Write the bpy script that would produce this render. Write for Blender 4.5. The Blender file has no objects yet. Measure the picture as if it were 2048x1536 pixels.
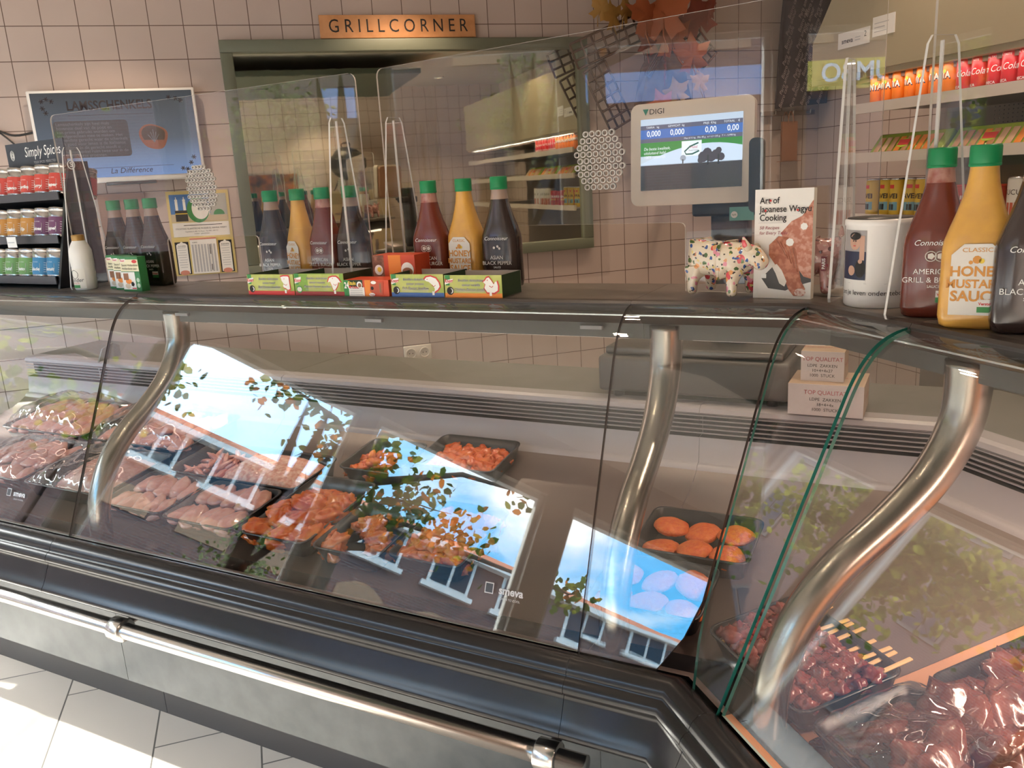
import bpy, bmesh, math, random
from mathutils import Vector, Matrix, noise, Euler
random.seed(7)
SC = bpy.context.scene
COL = SC.collection
PI = math.pi

# ------------------------------------------------------------------ camera
CAM_R = ((0.95142989, -0.30232638, -0.05813703),
         (-0.12680569, -0.21275381, -0.96884268),
         (0.28053783, 0.92915799, -0.24075704))      # right, down, forward
cd = bpy.data.cameras.new('camera')
cam = bpy.data.objects.new('camera', cd); COL.objects.link(cam)
r_, d_, f_ = [Vector(a) for a in CAM_R]
mw = Matrix((( r_.x, -d_.x, -f_.x, 0.9217), (r_.y, -d_.y, -f_.y, -4.4430), (r_.z, -d_.z, -f_.z, 1.57), (0, 0, 0, 1)))
cam.matrix_world = mw
cd.sensor_fit = 'HORIZONTAL'; cd.sensor_width = 36.0; cd.lens = 36.0 * 1646.5 / 2048
cd.clip_start = 0.02; cd.clip_end = 300
SC.camera = cam
SC.view_settings.view_transform = 'Standard'; SC.view_settings.look = 'None'
SC.view_settings.exposure = 0.38; SC.view_settings.gamma = 1.0; SC.view_settings.use_curve_mapping = False
SC.cycles.transparent_max_bounces = 40
SC.cycles.max_bounces = 10
SC.cycles.sample_clamp_indirect = 6.0

# ------------------------------------------------------------------ sky and sun
SUN_AZ, SUN_EL = math.radians(305), math.radians(32.5)
SUN_DIR = Vector((math.sin(SUN_AZ) * math.cos(SUN_EL), math.cos(SUN_AZ) * math.cos(SUN_EL), math.sin(SUN_EL)))
def build_sky():
    w = bpy.data.worlds.new('sky'); SC.world = w; w.use_nodes = True
    nt = w.node_tree; nt.nodes.clear(); N = nt.nodes.new; L = nt.links.new
    out = N('ShaderNodeOutputWorld'); bg = N('ShaderNodeBackground'); L(bg.outputs[0], out.inputs[0])
    tc = N('ShaderNodeTexCoord'); nrm = N('ShaderNodeVectorMath'); nrm.operation = 'NORMALIZE'; L(tc.outputs['Generated'], nrm.inputs[0])
    sep = N('ShaderNodeSeparateXYZ'); L(nrm.outputs[0], sep.inputs[0])
    ramp = N('ShaderNodeValToRGB'); cr = ramp.color_ramp; L(sep.outputs['Z'], ramp.inputs[0])
    cr.elements[0].position = 0.0; cr.elements[0].color = (0.40, 0.66, 0.85, 1)
    cr.elements[1].position = 0.75; cr.elements[1].color = (1.2, 1.1, 1.0, 1)
    e = cr.elements.new(0.18); e.color = (0.11, 0.47, 0.86, 1)
    e = cr.elements.new(0.40); e.color = (0.10, 0.42, 0.86, 1)
    e = cr.elements.new(0.50); e.color = (1.15, 1.06, 0.98, 1)
    ns = N('ShaderNodeTexNoise'); ns.inputs['Scale'].default_value = 2.6; ns.inputs['Detail'].default_value = 7; ns.inputs['Roughness'].default_value = 0.55
    mp = N('ShaderNodeMapping'); mp.inputs['Scale'].default_value = (1, 1, 2.2); mp.inputs['Location'].default_value = (0.35, 0.1, 0.4)
    L(nrm.outputs[0], mp.inputs[0]); L(mp.outputs[0], ns.inputs['Vector'])
    cl = N('ShaderNodeValToRGB'); cl.color_ramp.elements[0].position = 0.57; cl.color_ramp.elements[1].position = 0.68; L(ns.outputs[0], cl.inputs[0])
    mx = N('ShaderNodeMix'); mx.data_type = 'RGBA'; L(cl.outputs[0], mx.inputs[0]); L(ramp.outputs[0], mx.inputs[6]); mx.inputs[7].default_value = (1.0, 0.98, 0.98, 1)
    dot = N('ShaderNodeVectorMath'); dot.operation = 'DOT_PRODUCT'; L(nrm.outputs[0], dot.inputs[0]); dot.inputs[1].default_value = SUN_DIR
    mxd = N('ShaderNodeMath'); mxd.operation = 'MAXIMUM'; L(dot.outputs['Value'], mxd.inputs[0]); mxd.inputs[1].default_value = 0
    pw = N('ShaderNodeMath'); pw.operation = 'POWER'; L(mxd.outputs[0], pw.inputs[0]); pw.inputs[1].default_value = 9.0
    gm = N('ShaderNodeMath'); gm.operation = 'MULTIPLY'; L(pw.outputs[0], gm.inputs[0]); gm.inputs[1].default_value = 2.2
    add = N('ShaderNodeVectorMath'); add.operation = 'ADD'; L(mx.outputs[2], add.inputs[0]); L(gm.outputs[0], add.inputs[1])
    L(add.outputs[0], bg.inputs[0]); bg.inputs[1].default_value = 9.0
build_sky()
sl = bpy.data.lights.new('sun', 'SUN'); so = bpy.data.objects.new('sun', sl); COL.objects.link(so)
sl.energy = 22; sl.angle = math.radians(0.55); sl.color = (1.0, 0.95, 0.88)
so.rotation_euler = SUN_DIR.to_track_quat('Z', 'Y').to_euler(); so.location = (-12, 6, 9)

# ------------------------------------------------------------------ helpers: tagging
def tag(o, label=None, cat=None, group=None, kind=None):
    if label: o['label'] = label
    if cat: o['category'] = cat
    if group: o['group'] = group
    if kind: o['kind'] = kind
    return o
def thing(name, label, cat, loc=(0, 0, 0), rz=0.0, group=None, rot=None):
    o = bpy.data.objects.new(name, None); COL.objects.link(o); o.empty_display_size = 0.05
    o.location = loc; o.rotation_euler = rot if rot else (0, 0, rz)
    return tag(o, label, cat, group)
def copy_tree(o, parent=None):
    c = o.copy(); COL.objects.link(c)
    if parent: c.parent = parent
    for ch in list(o.children): copy_tree(ch, c)
    return c

# ------------------------------------------------------------------ helpers: materials
MATS = {}
def mat(name, col, rough=0.5, metal=0.0, spec=0.5, coat=0.0, emit=None, es=0.0, noise_=None, bump=None, alpha=1.0, sss=0.0, trans=0.0):
    if name in MATS: return MATS[name]
    m = bpy.data.materials.new(name); m.use_nodes = True
    nt = m.node_tree; b = nt.nodes['Principled BSDF']; N = nt.nodes.new; L = nt.links.new
    b.inputs['Base Color'].default_value = (*col, 1); b.inputs['Roughness'].default_value = rough
    b.inputs['Metallic'].default_value = metal; b.inputs['Specular IOR Level'].default_value = spec
    b.inputs['Coat Weight'].default_value = coat; b.inputs['Coat Roughness'].default_value = 0.08
    b.inputs['Alpha'].default_value = alpha; b.inputs['Transmission Weight'].default_value = trans
    if sss: b.inputs['Subsurface Weight'].default_value = sss; b.inputs['Subsurface Radius'].default_value = (0.012, 0.005, 0.003)
    if emit: b.inputs['Emission Color'].default_value = (*emit, 1); b.inputs['Emission Strength'].default_value = es
    if noise_ or bump: tc = N('ShaderNodeTexCoord')
    if noise_:                                  # (scale, second colour, lo, hi)
        n = N('ShaderNodeTexNoise'); n.inputs['Scale'].default_value = noise_[0]; n.inputs['Detail'].default_value = 5
        L(tc.outputs['Object'], n.inputs['Vector'])
        r = N('ShaderNodeValToRGB'); r.color_ramp.elements[0].position = noise_[2]; r.color_ramp.elements[1].position = noise_[3]
        r.color_ramp.elements[0].color = (*col, 1); r.color_ramp.elements[1].color = (*noise_[1], 1)
        L(n.outputs[0], r.inputs[0]); L(r.outputs[0], b.inputs['Base Color'])
    if bump:                                    # (scale, strength, distance)
        n2 = N('ShaderNodeTexNoise'); n2.inputs['Scale'].default_value = bump[0]; n2.inputs['Detail'].default_value = 4
        L(tc.outputs['Object'], n2.inputs['Vector'])
        bp = N('ShaderNodeBump'); bp.inputs['Strength'].default_value = bump[1]; bp.inputs['Distance'].default_value = bump[2]
        L(n2.outputs[0], bp.inputs['Height']); L(bp.outputs[0], b.inputs['Normal'])
    MATS[name] = m; return m
def glass(name, tint=(0.97, 0.985, 0.975), f0=0.05, rough=0.0):
    if name in MATS: return MATS[name]
    m = bpy.data.materials.new(name); m.use_nodes = True; nt = m.node_tree; nt.nodes.clear(); N = nt.nodes.new; L = nt.links.new
    out = N('ShaderNodeOutputMaterial'); mix = N('ShaderNodeMixShader'); L(mix.outputs[0], out.inputs[0])
    tr = N('ShaderNodeBsdfTransparent'); tr.inputs[0].default_value = (*tint, 1); gl = N('ShaderNodeBsdfGlossy'); gl.inputs['Roughness'].default_value = rough
    gl.inputs[0].default_value = (1, 1, 1, 1)
    g = N('ShaderNodeNewGeometry'); d = N('ShaderNodeVectorMath'); d.operation = 'DOT_PRODUCT'; L(g.outputs['Normal'], d.inputs[0]); L(g.outputs['Incoming'], d.inputs[1])
    a = N('ShaderNodeMath'); a.operation = 'ABSOLUTE'; L(d.outputs['Value'], a.inputs[0])
    s = N('ShaderNodeMath'); s.operation = 'SUBTRACT'; s.inputs[0].default_value = 1; L(a.outputs[0], s.inputs[1])
    p = N('ShaderNodeMath'); p.operation = 'POWER'; L(s.outputs[0], p.inputs[0]); p.inputs[1].default_value = 5
    k = N('ShaderNodeMath'); k.operation = 'MULTIPLY_ADD'; L(p.outputs[0], k.inputs[0]); k.inputs[1].default_value = 1 - f0; k.inputs[2].default_value = f0; k.use_clamp = True
    L(k.outputs[0], mix.inputs[0]); L(tr.outputs[0], mix.inputs[1]); L(gl.outputs[0], mix.inputs[2])
    MATS[name] = m; return m

# ------------------------------------------------------------------ helpers: geometry
class MB:
    """collects verts and faces of one mesh; every face remembers its material"""
    def __init__(s): s.v = []; s.f = []; s.mi = []; s.sm = []; s.mats = []
    def _m(s, m):
        if m not in s.mats: s.mats.append(m)
        return s.mats.index(m)
    def add(s, vs, fs, m, smooth=False, M=None):
        o = len(s.v); k = s._m(m)
        s.v += [tuple(M @ Vector(v)) for v in vs] if M is not None else [tuple(v) for v in vs]
        for f in fs: s.f.append([i + o for i in f]); s.mi.append(k); s.sm.append(smooth)
        return s
    def box(s, a, b, m, M=None):
        (x0, y0, z0), (x1, y1, z1) = a, b
        vs = [(x0, y0, z0), (x1, y0, z0), (x1, y1, z0), (x0, y1, z0), (x0, y0, z1), (x1, y0, z1), (x1, y1, z1), (x0, y1, z1)]
        return s.add(vs, [(3, 2, 1, 0), (4, 5, 6, 7), (0, 1, 5, 4), (1, 2, 6, 5), (2, 3, 7, 6), (3, 0, 4, 7)], m, False, M)
    def rbox(s, a, b, r, m, M=None, seg=2):
        bm = bmesh.new(); bmesh.ops.create_cube(bm, size=1.0)
        for v in bm.verts: v.co = Vector([a[i] + (v.co[i] + 0.5) * (b[i] - a[i]) for i in range(3)])
        bmesh.ops.bevel(bm, geom=bm.edges[:], offset=r, segments=seg, affect='EDGES', profile=0.5)
        bm.verts.index_update()
        s.add([v.co.copy() for v in bm.verts], [[v.index for v in f.verts] for f in bm.faces], m, True, M); bm.free(); return s
    def lathe(s, prof, m, M=None, seg=24, cap=True, smooth=True):
        vs = []; fs = []
        for (r, z) in prof:
            for i in range(seg): a = 2 * PI * i / seg; vs.append((r * math.cos(a), r * math.sin(a), z))
        for j in range(len(prof) - 1):
            for i in range(seg): fs.append((j * seg + i, j * seg + (i + 1) % seg, (j + 1) * seg + (i + 1) % seg, (j + 1) * seg + i))
        if cap: fs.append(list(range(seg))[::-1]); fs.append([(len(prof) - 1) * seg + i for i in range(seg)])
        return s.add(vs, fs, m, smooth, M)
    def tube(s, path, rad, m, seg=10, M=None, flat=1.0, up=None):
        P = [Vector(p) for p in path]; n = len(P); R = rad if isinstance(rad, (list, tuple)) else [rad] * n
        vs = []; fs = []; ref = Vector(up) if up else None
        for i in range(n):
            t = (P[min(i + 1, n - 1)] - P[max(i - 1, 0)]).normalized()
            if ref is None: ref = Vector((0, 0, 1)) if abs(t.z) < 0.9 else Vector((1, 0, 0))
            x = t.cross(ref).normalized(); y = x.cross(t).normalized(); ref = y
            for k in range(seg): a = 2 * PI * k / seg; vs.append(P[i] + R[i] * (math.cos(a) * x * flat + math.sin(a) * y))
        for i in range(n - 1):
            for k in range(seg): fs.append((i * seg + k, i * seg + (k + 1) % seg, (i + 1) * seg + (k + 1) % seg, (i + 1) * seg + k))
        fs.append(list(range(seg))[::-1]); fs.append([(n - 1) * seg + k for k in range(seg)])
        return s.add(vs, fs, m, True, M)
    def prism(s, poly, z0, z1, m, M=None, m_top=None):
        n = len(poly); vs = [(x, y, z0) for x, y in poly] + [(x, y, z1) for x, y in poly]
        s.add(vs, [(i, (i + 1) % n, n + (i + 1) % n, n + i) for i in range(n)], m, False, M)
        s.add(vs[:n], [list(range(n))[::-1]], m, False, M)
        return s.add(vs[n:], [list(range(n))], m_top or m, False, M)
    def grid(s, fn, nu, nv, m, smooth=True, M=None, closeu=False):
        vs = [fn(i / (nu if closeu else nu - 1), j / (nv - 1)) for j in range(nv) for i in range(nu)]
        fs = [(j * nu + i, j * nu + (i + 1) % nu, (j + 1) * nu + (i + 1) % nu, (j + 1) * nu + i) for j in range(nv - 1) for i in range(nu if closeu else nu - 1)]
        return s.add(vs, fs, m, smooth, M)
    def ball(s, c, r, m, seg=16, rings=10, fn=None, M=None):
        rx, ry, rz = r if isinstance(r, (tuple, list)) else (r, r, r); vs = []; fs = []
        for j in range(rings + 1):
            th = PI * j / rings
            for i in range(seg):
                a = 2 * PI * i / seg; d = Vector((math.sin(th) * math.cos(a), math.sin(th) * math.sin(a), math.cos(th)))
                k = fn(d) if fn else 1.0; vs.append((c[0] + d.x * rx * k, c[1] + d.y * ry * k, c[2] + d.z * rz * k))
        for j in range(rings):
            for i in range(seg): fs.append((j * seg + i, (j + 1) * seg + i, (j + 1) * seg + (i + 1) % seg, j * seg + (i + 1) % seg))
        return s.add(vs, fs, m, True, M)
    def poly(s, pts, m, M=None): return s.add(pts, [list(range(len(pts)))], m, False, M)
    def quad(s, x0, z0, x1, z1, m, y=0.0, M=None):          # a flat mark on the XZ plane facing -Y
        return s.add([(x0, y, z0), (x1, y, z0), (x1, y, z1), (x0, y, z1)], [(0, 1, 2, 3)], m, False, M)
    def disc(s, cx, cz, r, m, y=0.0, M=None, n=20, rz=None):
        rz = rz or r
        return s.add([(cx + r * math.cos(2 * PI * i / n), y, cz + rz * math.sin(2 * PI * i / n)) for i in range(n)], [list(range(n))], m, False, M)
    def text(s, st, size, m, M=None, x=0.0, z=0.0, y=-0.0006, align='CENTER', bold=0.0, warp=None, shear=0.0, sx=1.0):
        vs, fs = text_mesh(st, align, bold, shear)
        vs = [Vector((x + a * size * sx, y, z + b * size)) for a, b in vs]
        if warp: vs = [warp(v) for v in vs]
        return s.add(vs, fs, m, False, M)
    def mesh(s, name):
        me = bpy.data.meshes.new(name); me.from_pydata(s.v, [], s.f)
        for m in s.mats: me.materials.append(m)
        me.polygons.foreach_set('material_index', s.mi); me.polygons.foreach_set('use_smooth', s.sm); me.update(); return me
    def build(s, name, parent=None, world=False, loc=None, rot=None, **kw):
        if parent is not None and world:
            inv = (Matrix.Translation(parent.location) @ parent.rotation_euler.to_matrix().to_4x4()).inverted()
            s.v = [tuple(inv @ Vector(v)) for v in s.v]
        o = bpy.data.objects.new(name, s.mesh(name)); COL.objects.link(o)
        if parent is not None: o.parent = parent
        if loc: o.location = loc
        if rot: o.rotation_euler = rot
        return tag(o, **kw)
_TX = {}
def text_mesh(st, align, bold, shear):
    k = (st, align, bold, shear)
    if k not in _TX:
        cu = bpy.data.curves.new('t', 'FONT'); cu.body = st; cu.size = 1.0; cu.align_x = align; cu.align_y = 'CENTER'; cu.resolution_u = 3
        cu.offset = bold; cu.shear = shear; cu.space_line = 0.9
        o = bpy.data.objects.new('t', cu); me = bpy.data.meshes.new_from_object(o)
        _TX[k] = ([(v.co.x, v.co.y) for v in me.vertices], [list(p.vertices) for p in me.polygons])
        bpy.data.objects.remove(o); bpy.data.meshes.remove(me); bpy.data.curves.remove(cu)
    return _TX[k]
def T(x, y, z, rx=0, ry=0, rz=0, sc=1.0):
    return Matrix.Translation((x, y, z)) @ Euler((rx, ry, rz)).to_matrix().to_4x4() @ Matrix.Diagonal((sc, sc, sc, 1))
def arc(cx, cz, r, a0, a1, n): return [(cx + r * math.cos(math.radians(a0 + (a1 - a0) * i / (n - 1))), cz + r * math.sin(math.radians(a0 + (a1 - a0) * i / (n - 1)))) for i in range(n)]
def rrect(x0, y0, x1, y1, r, n=4):
    return arc(x1 - r, y1 - r, r, 0, 90, n) + arc(x0 + r, y1 - r, r, 90, 180, n) + arc(x0 + r, y0 + r, r, 180, 270, n) + arc(x1 - r, y0 + r, r, 270, 360, n)
FL = Matrix(((1, 0, 0, 0), (0, 0, -1, 0), (0, 1, 0, 0), (0, 0, 0, 1)))     # XY plan -> XZ upright, +z -> -y

# counter frame: leg A runs along s at 45 degrees to the tiled wall, leg B runs along y; n = distance toward the customer
U1 = Vector((-1, 1, 0)) / math.sqrt(2); N1 = Vector((-1, -1, 0)) / math.sqrt(2); R2 = math.sqrt(2)
LB = 2.777
def A(s, n, z=0.0): v = U1 * s + N1 * n; return Vector((v.x, v.y, z))
def Bc(y, n, z=0.0): return Vector((LB - n, y, z))
def MT(n, z=0.0):
    x = LB - n; s = -(x * R2 + n); return A(s, n, z)
RA, RB = -PI / 4, -PI / 2
def stA(s): return lambda n, z: A(s, n, z)
def stB(y): return lambda n, z: Bc(y, n, z)
def ext(mb, prof, stations, m, closed=True, smooth=False, caps=True, mats=None):
    k = len(prof); vs = [st(n, z) for st in stations for n, z in prof]
    for j in range(len(stations) - 1):
        for i in range(k if closed else k - 1):
            mm = mats[i] if mats else m
            mb.add([vs[j * k + i], vs[j * k + (i + 1) % k], vs[(j + 1) * k + (i + 1) % k], vs[(j + 1) * k + i]], [(0, 1, 2, 3)], mm, False)
    if closed and caps:
        mb.add(vs[:k], [list(range(k))], m); mb.add(vs[-k:], [list(range(k))[::-1]], m)
def ext_s(mb, prof, stations, m):               # smooth open strip, shared vertices
    k = len(prof); vs = [st(n, z) for st in stations for n, z in prof]
    fs = [(j * k + i, j * k + i + 1, (j + 1) * k + i + 1, (j + 1) * k + i) for j in range(len(stations) - 1) for i in range(k - 1)]
    mb.add(vs, fs, m, True)
# ------------------------------------------------------------------ room shell
def tile_mat(name, axes, w, h, pu, pv, col, col2, mortar, msize, offset=0.0, rough=0.25, bump=0.25):
    m = bpy.data.materials.new(name); m.use_nodes = True; nt = m.node_tree; b = nt.nodes['Principled BSDF']; N = nt.nodes.new; L = nt.links.new
    tc = N('ShaderNodeTexCoord'); sp = N('ShaderNodeSeparateXYZ'); L(tc.outputs['Object'], sp.inputs[0]); cb = N('ShaderNodeCombineXYZ')
    L(sp.outputs[axes[0]], cb.inputs[0]); L(sp.outputs[axes[1]], cb.inputs[1])
    ad = N('ShaderNodeVectorMath'); ad.operation = 'ADD'; L(cb.outputs[0], ad.inputs[0]); ad.inputs[1].default_value = (pu, pv, 0)
    br = N('ShaderNodeTexBrick'); L(ad.outputs[0], br.inputs['Vector']); br.offset = offset; br.squash = 1.0
    br.inputs['Scale'].default_value = 1.0; br.inputs['Brick Width'].default_value = w; br.inputs['Row Height'].default_value = h
    br.inputs['Mortar Size'].default_value = msize; br.inputs['Mortar Smooth'].default_value = 0.3; br.inputs['Bias'].default_value = 0
    br.inputs['Color1'].default_value = (*col, 1); br.inputs['Color2'].default_value = (*col2, 1); br.inputs['Mortar'].default_value = (*mortar, 1)
    ns = N('ShaderNodeTexNoise'); ns.inputs['Scale'].default_value = 3.0; L(tc.outputs['Object'], ns.inputs['Vector'])
    mr = N('ShaderNodeMapRange'); mr.inputs[3].default_value = 0.92; mr.inputs[4].default_value = 1.06; L(ns.outputs[0], mr.inputs[0])
    mu = N('ShaderNodeVectorMath'); mu.operation = 'MULTIPLY'; L(br.outputs[0], mu.inputs[0]); L(mr.outputs[0], mu.inputs[1]); L(mu.outputs[0], b.inputs['Base Color'])
    bp = N('ShaderNodeBump'); bp.inputs['Strength'].default_value = bump; bp.inputs['Distance'].default_value = 0.002; bp.invert = True
    L(br.outputs['Fac'], bp.inputs['Height']); L(bp.outputs[0], b.inputs['Normal']); b.inputs['Roughness'].default_value = rough
    MATS[name] = m; return m
CEIL = 2.8
WT = (0.54, 0.44, 0.395); WT2 = (0.555, 0.455, 0.41); GR = (0.15, 0.10, 0.08)
tile_b = tile_mat('wall tiles back', ('X', 'Z'), .15, .15, 0.0, -0.115, WT, WT2, GR, .0022)
tile_s = tile_mat('wall tiles side', ('Y', 'Z'), .15, .15, 0.0, -0.115, WT, WT2, GR, .0022)
floor_m = tile_mat('floor tiles', ('Y', 'X'), .6, .305, 0.286, -0.155, (0.60, 0.54, 0.48), (0.57, 0.515, 0.46), (0.12, 0.11, 0.10), .003, 0.33, 0.35, 0.15)
plaster = mat('ceiling plaster', (0.46, 0.42, 0.38), 0.9)
framem = mat('white window frame', (0.75, 0.76, 0.76), 0.4)
win_glass = glass('shop window glass', (0.96, 0.98, 0.97), 0.04)
def struct(name, mb, parent=None): return mb.build(name, parent, kind=None if parent else 'structure')
struct('floor', MB().box((-2.2, -6.8, -0.1), (4.5, 1.7, 0.0), floor_m))
struct('ceiling', MB().box((-2.2, -6.8, CEIL), (4.5, 1.7, CEIL + .1), plaster))
struct('wall_back', MB().box((-0.75, 0.0, 0.0), (4.31, 0.15, CEIL), tile_b))
struct('wall_right', MB().box((4.31, -6.6, 0.0), (4.46, 0.15, CEIL), tile_s))
struct('wall_rear', MB().box((-2.2, -6.75, 0.0), (4.46, -6.6, CEIL), tile_b))
struct('wall_alcove', MB().box((-0.75, 0.15, 0.0), (-0.6, 1.5, CEIL), tile_s).box((-2.2, 1.5, 0), (-0.6, 1.65, CEIL), tile_b))
OPEN = [(0.35, 1.42), (-1.55, -0.03), (-2.80, -1.66), (-4.15, -2.92), (-6.3, -4.36)]
ZT, ZB = 2.40, 0.30
wl = MB(); wl.box((-2.2, -6.75, 0), (-2.0, 1.65, ZB), plaster); wl.box((-2.2, -6.75, ZT), (-2.0, 1.65, CEIL), plaster)
ys = sorted([y for o in OPEN for y in o]); ys = [-6.75] + ys + [1.65]
for i in range(0, len(ys), 2): wl.box((-2.2, ys[i], ZB), (-2.0, ys[i + 1], ZT), plaster)
struct('wall_left', wl)
for i, (a, b) in enumerate(OPEN):
    fr = MB(); t = .035
    for q in ((a, ZB, a + t, ZT), (b - t, ZB, b, ZT), (a + t, ZB, b - t, ZB + t), (a + t, ZT - t, b - t, ZT)): fr.box((-2.12, q[0], q[1]), (-2.06, q[2], q[3]), framem)
    w = struct('window_%d' % (i + 1), fr)
    MB().box((-2.095, a + t, ZB + t), (-2.088, b - t, ZT - t), win_glass).build('pane', w)
    pl = bpy.data.lights.new('sky_portal', 'AREA'); pl.shape = 'RECTANGLE'; pl.size = b - a; pl.size_y = ZT - ZB; pl.cycles.is_portal = True
    po = bpy.data.objects.new('sky_portal', pl); COL.objects.link(po); po.location = (-2.21, (a + b) / 2, (ZT + ZB) / 2)
    po.rotation_euler = Vector((-1, 0, 0)).to_track_quat('Z', 'Y').to_euler()

dm = mat('dark window film', (0.03, 0.025, 0.02), .6)
dcl = MB()
def leafstrip(y0, z0, y1, z1, w):
    a = Vector((0, y0, z0)); b = Vector((0, y1, z1)); d = b - a; n_ = Vector((0, -d.z, d.y)).normalized(); pts = []
    for k in range(9): t = k / 8; pts.append(a + d * t + n_ * (w * math.sin(PI * min(1, t * .9 + .1)) + .03 * math.sin(PI * t)))
    for k in range(8, -1, -1): t = k / 8; pts.append(a + d * t - n_ * (w * math.sin(PI * min(1, t * .9 + .1)) - .03 * math.sin(PI * t)))
    dcl.add([(-2.081, p.y, p.z) for p in pts] + [(-2.084, p.y, p.z) for p in pts], [list(range(18))] + [(i, (i + 1) % 18, 18 + (i + 1) % 18, 18 + i) for i in range(18)], dm)
leafstrip(-2.50, .35, -2.47, 2.36, .055); leafstrip(-2.52, 1.55, -2.62, 2.34, .035); leafstrip(-2.52, 1.35, -2.76, 2.20, .03); leafstrip(-2.50, 1.15, -2.77, 1.72, .025)
tag(dcl.build('window_decal'), 'dark fan shaped leaf film stuck on the wide shop window', 'window film')
# ceiling downlights: over the counter, plus unseen ones added to brighten corner and rear
lamp_e = mat('lamp filament', (1, 0.9, 0.7), emit=(1.0, 0.80, 0.55), es=60)
lamp_t = mat('lamp trim white', (0.8, 0.8, 0.78), 0.4)
def downlight(x, y, power, lab):
    t = thing('ceiling_downlight', lab, 'ceiling light', (x, y, CEIL), 0, 'ceiling downlights')
    MB().lathe([(.030, -.012), (.055, -.012), (.055, 0), (.030, 0)], lamp_t, cap=False).build('trim_ring', t)
    MB().lathe([(.0001, -.004), (.030, -.004), (.030, -.002), (.0001, -.002)], lamp_e).build('bulb', t)
    l = bpy.data.lights.new('downlight_beam', 'SPOT'); l.energy = power; l.spot_size = math.radians(100); l.spot_blend = 0.6; l.color = (1, 0.76, 0.55); l.shadow_soft_size = .03
    o = bpy.data.objects.new('downlight_beam', l); COL.objects.link(o); o.location = (x, y, CEIL - .02)
for x, y, pw, lab in ((1.75, -.45, 60, 'round ceiling spot above the wooden sign'), (2.7, -.8, 14, 'round ceiling spot right of the mirror frame'), (1.6, -2.2, 20, 'round ceiling spot over the long counter'),
                      (2.4, -2.5, 22, 'round ceiling spot over the counter corner'), (2.55, -3.6, 30, 'round ceiling spot over the right counter leg'), (3.0, -2.2, 20, 'round ceiling spot before the drinks shelf'), (.7, -3.0, 10, 'round ceiling spot over the shop floor'), (3.6, -.7, 24, 'added round ceiling spot in the corner by the apron'), (.4, -.6, 34, 'round ceiling spot above the television'), (.3, -5.8, 40, 'added round ceiling spot by the rear wall poster'), (1.9, -6.1, 40, 'added round ceiling spot over the kettle grill'), (3.3, -5.7, 40, 'added round ceiling spot in the rear right corner')):  # apron corner and rear spots are added to brighten wall and mirror view
    downlight(x, y, pw, lab)

# ------------------------------------------------------------------ street outside
asphalt = mat('asphalt', (0.20, 0.20, 0.21), 0.9, noise_=(30, (0.26, 0.26, 0.26), .4, .6))
struct('ground', MB().box((-60, -60, -.25), (-2.2, 60, -.15), asphalt))
brick = tile_mat('facade brick', ('Y', 'Z'), .22, .075, 0, 0, (0.16, 0.085, 0.08), (0.20, 0.10, 0.09), (0.22, 0.19, 0.18), .01, 0.5, 0.85, 0.4)
rooft = mat('orange roof tiles', (0.42, 0.13, 0.06), 0.8, noise_=(8, (0.30, 0.09, 0.05), .4, .6))
darkglass = mat('dark house windows', (0.035, 0.045, 0.06), 0.12, spec=0.35)
whitep = mat('white paint', (0.80, 0.80, 0.80), 0.5)
bluep = mat('blue fascia', (0.30, 0.42, 0.72), 0.5); yellowp = mat('yellow fascia', (0.72, 0.56, 0.10), 0.5); creamp = mat('bricked arch', (0.38, 0.24, 0.16), 0.8)
b = thing('shop_building', 'brick building with orange tiled roof across the street', 'building', (-20, -5, -.15))
MB().box((-29, -30, -.15), (-20, 2.3, 7.2), brick).build('facade', b, True)
rf = MB(); rf.add([(-19.6, -30.2, 7.15), (-19.6, 2.35, 7.15), (-22.5, 2.35, 8.2), (-22.5, -30.2, 8.2), (-22.5, -30.2, 7.1), (-22.5, 2.35, 7.1)], [(0, 1, 2, 3), (0, 3, 4), (1, 5, 2), (0, 4, 5, 1), (3, 2, 5, 4)], rooft)
rf.build('roof', b, True)
MB().box((-19.95, -30, 7.0), (-19.55, 2.35, 7.16), whitep).build('gutter', b, True)
for i in range(13):
    y = -26.5 + i * 2.2
    w = MB(); w.box((-20.0, y, 6.0), (-19.93, y + 1.3, 7.1), whitep); w.box((-20.0, y - .15, 5.86), (-19.8, y + 1.45, 6.0), whitep)
    w = w.build('window', b, True)
    MB().box((-19.93, y + .1, 6.1), (-19.90, y + .60, 7.0), darkglass).box((-19.93, y + .7, 6.1), (-19.90, y + 1.2, 7.0), darkglass).build('pane', w).matrix_parent_inverse = Matrix.Translation(b.location).inverted()
    ar = MB(); pts = [(y + 1.4 * (1 - k / 10.0), 5.0 + .28 * math.sin(PI * k / 10)) for k in range(11)] + [(y, 4.62), (y + 1.4, 4.62)]
    ar.prism(pts, 0, .05, creamp, Matrix(((0, 0, 1, -20), (1, 0, 0, 0), (0, 1, 0, 0), (0, 0, 0, 1)))); ar.build('blind_arch', b, True)
MB().box((-20, -30, 3.40), (-19.7, -10.1, 4.15), yellowp).box((-20, -10.1, 3.40), (-19.7, -4.2, 4.15), bluep).build('fascia', b, True)
for i in range(5):
    y = -28 + i * 5.5
    MB().box((-20, y, .1), (-19.94, y + 4.2, 3.2), darkglass).build('shop_window', b, True)
sg = MB(); sg.text('JUMBO', .66, mat('sign letters', (0.85, 0.90, 0.98), 0.4), Matrix.Translation((-19.62, -11.7, 3.80)) @ Matrix.Rotation(PI / 2, 4, 'Z'), bold=.02)
o = sg.build('shop_sign'); tag(o, 'pale block letters reading JUMBO on the yellow fascia', 'sign')

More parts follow.
